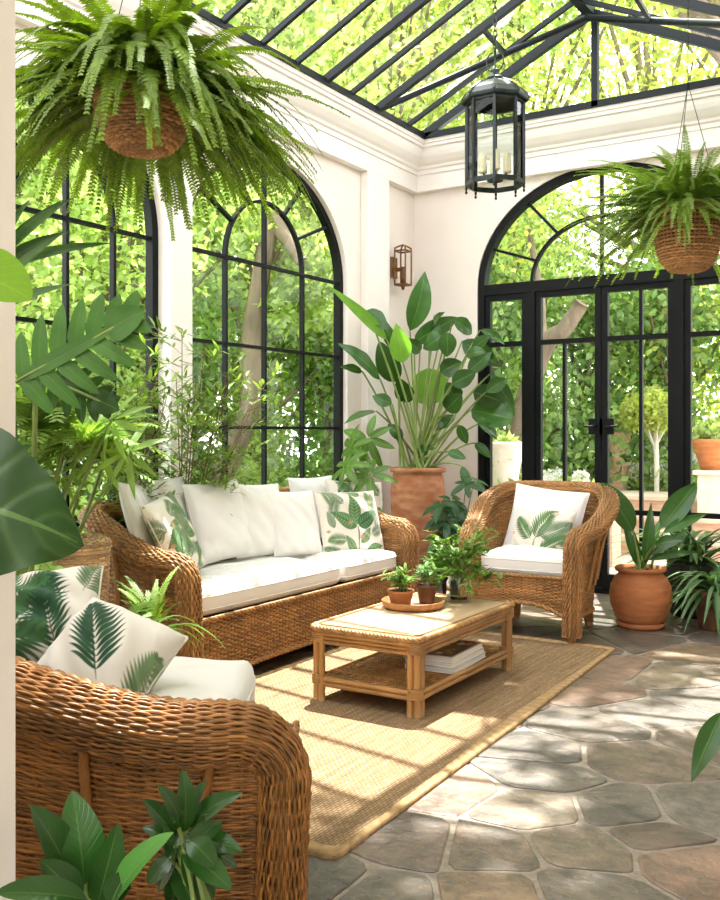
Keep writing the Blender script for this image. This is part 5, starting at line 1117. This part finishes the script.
# clipped ball tree
p = at(655, 410, 11.6); bt = thing('ball_tree', 'small clipped yellow-green ball tree beyond the brick steps', 'tree', (p[0], p[1], -.10)); g = np.random.default_rng(72); mb = MB(); zc = p[2] + .10
tube(mb, smooth_path([(0, 0, 0), (.02, 0, zc * .5), (0, 0, zc)], 10), .032, 8)
for i in range(6): a = i * 1.05; tube(mb, bez((0, 0, zc * .72), (.1 * math.cos(a), .1 * math.sin(a), zc * .85), (.25 * math.cos(a), .25 * math.sin(a), zc), 5), .014, 6)
mb.build('trunk', STONEW, bt); mb = MB(); leaf_cloud(mb, [(g.normal(0, .11), g.normal(0, .11), zc + g.normal(0, .07), .21) for _ in range(9)], 3600, .065, g, .9); mb.build('foliage', TREEY, bt)
# terrace furniture: steps, wall, urns, planter
c = at(640, 505, 10.6); st = thing('brick_steps', 'pale brick garden steps rising from the terrace', 'steps', (c[0], c[1], -.03)); 
for i, (w, y0, z0, z1) in enumerate([(1.25, -.35, 0, .20), (1.15, -.02, .20, .40), (1.05, .31, .40, .60)]):
    mb = MB(); box(mb, (-w, y0, 0), (w, y0 + 1.0, z1 - .05)); mb.build('riser', BRICK, st, smooth=False); mb = MB(); box(mb, (-w - .03, y0 - .04, z1 - .05), (w + .03, y0 + 1.0, z1)); mb.build('tread', PAVE, st, smooth=False, bevel=.008)
c = at(603, 560, 9.55); pl = thing('brick_pier', 'low brick pier at the front of the terrace steps', 'pier', (c[0], c[1], -.03)); mb = MB(); box(mb, (-.14, -.14, 0), (.14, .14, .62)); mb.build('shaft', BRICK, pl, smooth=False, bevel=.006); mb = MB(); box(mb, (-.18, -.18, .62), (.18, .18, .69)); mb.build('cap', PAVE, pl, smooth=False, bevel=.01)
def urn(nm, label, px, py, d, m, prof, base_h, s=1.0):
    p = at(px, py, d); t = thing(nm, label, 'urn', (p[0], p[1], -.03)); hgt = p[2] + .03; mb = MB(); box(mb, (-.17*s, -.17*s, 0), (.17*s, .17*s, .08)); box(mb, (-.13*s, -.13*s, .08), (.13*s, .13*s, hgt - .05)); box(mb, (-.17*s, -.17*s, hgt - .05), (.17*s, .17*s, hgt)); mb.build('pedestal', BRICK if m is BRICK else STONEW, t, smooth=False, bevel=.008)
    mb = MB(); lathe(mb, [(r * s, z * s) for r, z in prof], 28, c=(0, 0, hgt)); mb.build('bowl', m, t); mb = MB(); g = np.random.default_rng(len(label)); leaf_cloud(mb, [(0, 0, hgt + .42 * s, .16 * s)], 420, .085, g); mb.build('foliage', TREEL, t)
up_ = [(0, 0), (.10, 0), (.11, .03), (.06, .06), (.05, .10), (.12, .17), (.17, .27), (.19, .36), (.21, .37), (.21, .40), (.17, .40), (.15, .33)]
urn('garden_urn', 'tall pale urn on a pedestal outside the narrow pane beside the armchair', 504, 492, 9.3, STONEW, [(0, 0), (.11, 0), (.13, .05), (.15, .2), (.19, .40), (.215, .46), (.215, .49), (.18, .49), (.16, .42)], .5)
urn('garden_urn', 'brick pedestal urn seen right beside the door handles', 616, 462, 12.2, BRICK, up_, .5, .95)
urn('garden_planter', 'orange terracotta planter on a pedestal at the outer edge of the doors', 712, 470, 10.4, TERRA, [(0, 0), (.12, 0), (.15, .12), (.20, .26), (.215, .30), (.215, .34), (.18, .34)], .5, 1.0)
p = at(543, 352, 11.0); q = at(582, 303, 10.7); bl = thing('sawn_tree_stump', 'leaning sawn-off tree limb outside behind the garden doors', 'tree trunk', (p[0], p[1], -.14)); mb = MB(); o_ = v3(p[0], p[1], -.14)
tube(mb, smooth_path([(-.75, .3, 0), (-.55, .2, 1.1), p - o_, (p + q) / 2 - o_ + v3(.02, 0, -.02), q - o_], 24), np.linspace(.13, .085, 24), 12); mb.build('trunk', BARK, bl)
mb = MB(); tube(mb, [p - o_, p - o_ + v3(-.1, .2, .7), p - o_ + v3(-.3, .3, 1.5)], [.06, .045, .03], 8); mb.build('side_branch', BARK, bl)
p = at(300, 225, 8.2); ca = thing('crooked_tree', 'bare crooked tree limb arching outside the sofa window', 'tree', (-6.3, 6.6, -.14)); o_ = v3(-6.3, 6.6, -.14); mb = MB()
tube(mb, smooth_path([v3(0, 0, 0), at(246, 420, 8.5) - o_, at(252, 330, 8.5) - o_, at(272, 225, 8.6) - o_, at(284, 236, 8.5) - o_, at(302, 262, 8.4) - o_], 40), np.linspace(.11, .055, 40), 10); mb.build('trunk', BARK, ca)
mb = MB(); g = np.random.default_rng(77); leaf_cloud(mb, [(*(at(x, y, 8.7) - o_), .32) for x, y in ((300, 285), (322, 300), (285, 310), (312, 250), (262, 215))], 1600, .10, g); mb.build('foliage', TREEL, ca)
# ================================================================ LANTERN, WALL SCONCE, LIDDED BASKET
LM = mat('dark_verdigris_metal', (.018, .026, .024), .38, .5, metal=.4, noise=.3, nscale=30)
c = at(495, 186, 5.9); t = thing('hanging_lantern', 'eight-sided dark metal glass lantern hanging on a chain from the ridge', 'lantern', (c[0], c[1], c[2])); R = .185; H = .50; K = 8
oc = lambda r, z, o=PI/8: np.array([(r * math.cos(2*PI*i/K + o), r * math.sin(2*PI*i/K + o), z) for i in range(K)])
mb = MB()
for z, hgt, nm_ in ((0, .028, 'base_ring'), (H, .03, 'top_ring')):
    mb = MB(); o_ = np.stack([oc(R, z), oc(R, z + hgt), oc(R - .022, z + hgt), oc(R - .022, z)], 1); mb.add(o_, gridf(K, 4, True, True)); mb.build(nm_, LM, t, smooth=False)
for i in range(K):
    mb = MB(); p = oc(R - .008, 0)[i]; bar(mb, p + [0, 0, .01], p + [0, 0, H + .02], .017, .017, (p[0], p[1], 0)); mb.build('corner_post', LM, t, smooth=False)
    mb = MB(); lathe(mb, [(0, -.045), (.006, -.042), (.009, -.034), (.004, -.024), (.009, -.012), (.006, 0), (0, .002)], 12, c=tuple(p)); mb.build('finial', LM, t)
mb = MB(); d = [(R + .022, H + .02), (R + .024, H + .035), (R - .004, H + .075), (R - .055, H + .115), (R - .115, H + .145), (.035, H + .155), (.03, H + .185)]
o_ = np.stack([oc(r, z) for r, z in d], 1); mb.add(o_, gridf(K, len(d), True, False)); inn = np.stack([oc(max(r - .006, .004), z - .006) for r, z in d], 1); mb.add(inn, gridf(K, len(d), True, False)[:, ::-1])
for i in range(K):
    tube(mb, np.array([oc(r + .003, z)[i] for r, z in d[1:6]]), .006, 6); lathe(mb, [(0, 0), (.009, .004), (.006, .014), (.0, .024)], 8, c=tuple(oc(R + .01, H + .045)[i]))
lathe(mb, [(.05, H + .15), (.055, H + .165), (.04, H + .18), (.028, H + .20), (.03, H + .215), (.016, H + .23), (0, H + .23)], 20); mb.build('domed_roof', LM, t, smooth=False)
mb = MB(); 
for i in range(K): a, b_ = oc(R - .012, .02)[i], oc(R - .012, .02)[(i + 1) % K]; mb.poly([a, b_, b_ + [0, 0, H], a + [0, 0, H]])
mb.build('glass_panes', JARGLASS, t, smooth=False)
mb = MB()
for s in (-1, 1): tube(mb, np.array([(s * (.012 + .045 * math.sin(a)), 0, H + .27 - .06 * math.cos(a)) for a in np.linspace(.2, PI - .1, 14)]), .0045, 6)
tube(mb, [(0, 0, H + .22), (0, 0, H + .34)], .006, 8); mb.build('scroll_bracket', LM, t)
mb = MB(); tube(mb, [(0, 0, .03), (0, 0, .06)], .05, 16); tube(mb, [(0, 0, .06), (0, 0, H + .16)], .005, 8)
for i in range(4): a = i * PI/2 + .5; tube(mb, bez((0, 0, .07), (.05 * math.cos(a), .05 * math.sin(a), .05), (.075 * math.cos(a), .075 * math.sin(a), .08), 8), .005, 6)
mb.build('candle_arm', LM, t)
for i in range(4):
    a = i * PI/2 + .5; mb = MB(); lathe(mb, [(0, .08), (.024, .08), (.028, .088), (.025, .092), (.024, .20), (.018, .203), (0, .20)], 20, c=(.075 * math.cos(a), .075 * math.sin(a), 0)); mb.build('candle', CANDLE, t)
mb = MB()
z = H + .335; i = 0
while c[2] + z < RZ - .05:
    th_ = np.linspace(0, 2*PI, 13)[:-1]; x_, z_ = .013 * np.cos(th_), .024 * np.sin(th_); P = np.c_[x_, np.zeros(12), z_ + z] if i % 2 else np.c_[np.zeros(12), x_, z_ + z]; tube(mb, P, .0038, 6, False, True); z += .036; i += 1
mb.build('chain', LM, t)
c = on_x(393, 268, WX); t = thing('wall_sconce', 'aged brass open-cage wall sconce beside the room corner', 'wall lamp', (WX, c[1], c[2])); mb = MB(); box(mb, (0, -.05, -.09), (.018, .05, .09)); mb.build('back_plate', BRASS, t, smooth=False, bevel=.004)
mb = MB(); bar(mb, (.015, 0, -.02), (.10, 0, -.02), .03, .03); bar(mb, (.10, 0, -.02), (.10, 0, -.11), .02, .02, (1, 0, 0)); mb.build('bracket_arm', BRASS, t, smooth=False)
mb = MB(); q = .052
for sx in (-1, 1):
    for sy in (-1, 1): tube(mb, smooth_path([(.10 + sx * q, sy * q, -.16), (.10 + sx * q, sy * q, .13), (.10 + sx * q * .8, sy * q * .8, .165), (.10, 0, .19)], 14), .0075, 8)
for z in (-.155, .135): P = [(.10 + sx * q, sy * q, z) for sx, sy in ((-1,-1),(1,-1),(1,1),(-1,1),(-1,-1))]; [bar(mb, P[k], P[k+1], .013, .013) for k in range(4)]
lathe(mb, [(0, -.20), (.012, -.195), (.02, -.165), (.05, -.155), (.05, -.145), (0, -.145)], 16, c=(.10, 0, 0)); mb.build('cage', BRASS, t)
mb = MB(); lathe(mb, [(0, -.145), (.02, -.145), (.02, .0), (0, .0)], 16, c=(.10, 0, 0)); mb.build('candle_sleeve', BRASS, t)
t = thing('lidded_basket', 'tall woven basket with a flat lid beside the sofa arm', 'basket', (-3.53, 3.09, 0)); a = np.linspace(0, 2*PI, 57)
def skin(prof, rows, name, stakes=34):
    prof = resample(np.array(prof, float), 16); S = np.stack([np.cos(a)[:, None] * prof[None, :, 0], np.sin(a)[:, None] * prof[None, :, 0], np.repeat(prof[None, :, 1], 57, 0)], -1); dr = np.gradient(prof, axis=0); Nn = nrm(np.stack([np.cos(a)[:, None] * dr[None, :, 1], np.sin(a)[:, None] * dr[None, :, 1], np.repeat(-dr[None, :, 0], 57, 0)], -1))
    mb = MB(); weave(mb, S, Nn, rows, stakes, r=.0058, amp=.0045, stake_r=.004); return mb
mb = skin([(.115, .01), (.125, .2), (.15, .74)], 62, 'body'); P = np.c_[.15 * np.cos(a[:-1]), .15 * np.sin(a[:-1]), np.full(56, .742)]; tube(mb, P, .010, 8, False, True); mb.build('woven_body', [WGREY, WBACK], t)
mb = skin([(.158, .752), (.158, .785), (.12, .80), (.004, .812)], 16, 'lid'); mb.build('lid', [WGREY, WBACK], t)
# ================================================================ CAMERA, SUN, SKY
cam = bpy.data.cameras.new('camera'); co = bpy.data.objects.new('camera', cam); C.objects.link(co)
co.location = (0, 0, EYE); co.rotation_euler = (PI / 2, 0, YAW)
cam.sensor_fit = 'HORIZONTAL'; cam.sensor_width = 36; cam.lens = FOC / 720 * 36; cam.shift_y = -18 / 720; cam.clip_start = .02; cam.clip_end = 200
bpy.context.scene.camera = co
sun = bpy.data.lights.new('sun', 'SUN'); sun.energy = 10.0; sun.angle = math.radians(.6); sun.color = (1, .96, .90)
so = bpy.data.objects.new('sun', sun); C.objects.link(so)
sd = nrm(v3(-.15, .36, .92)); so.rotation_euler = Vector(sd).to_track_quat('Z', 'Y').to_euler()
W = bpy.data.worlds.new('sky'); bpy.context.scene.world = W; W.use_nodes = True; nt = W.node_tree
bg = nt.nodes['Background']; bg.inputs['Color'].default_value = (.985, .955, 1.0, 1); bg.inputs['Strength'].default_value = 3.6
sc = bpy.context.scene
sc.view_settings.view_transform = 'Standard'; sc.view_settings.look = 'None'; sc.view_settings.gamma = 1; sc.view_settings.use_curve_mapping = False
sc.view_settings.exposure = 0.80
sc.cycles.max_bounces = 10; sc.cycles.diffuse_bounces = 5; sc.cycles.transparent_max_bounces = 16; sc.cycles.sample_clamp_indirect = 8
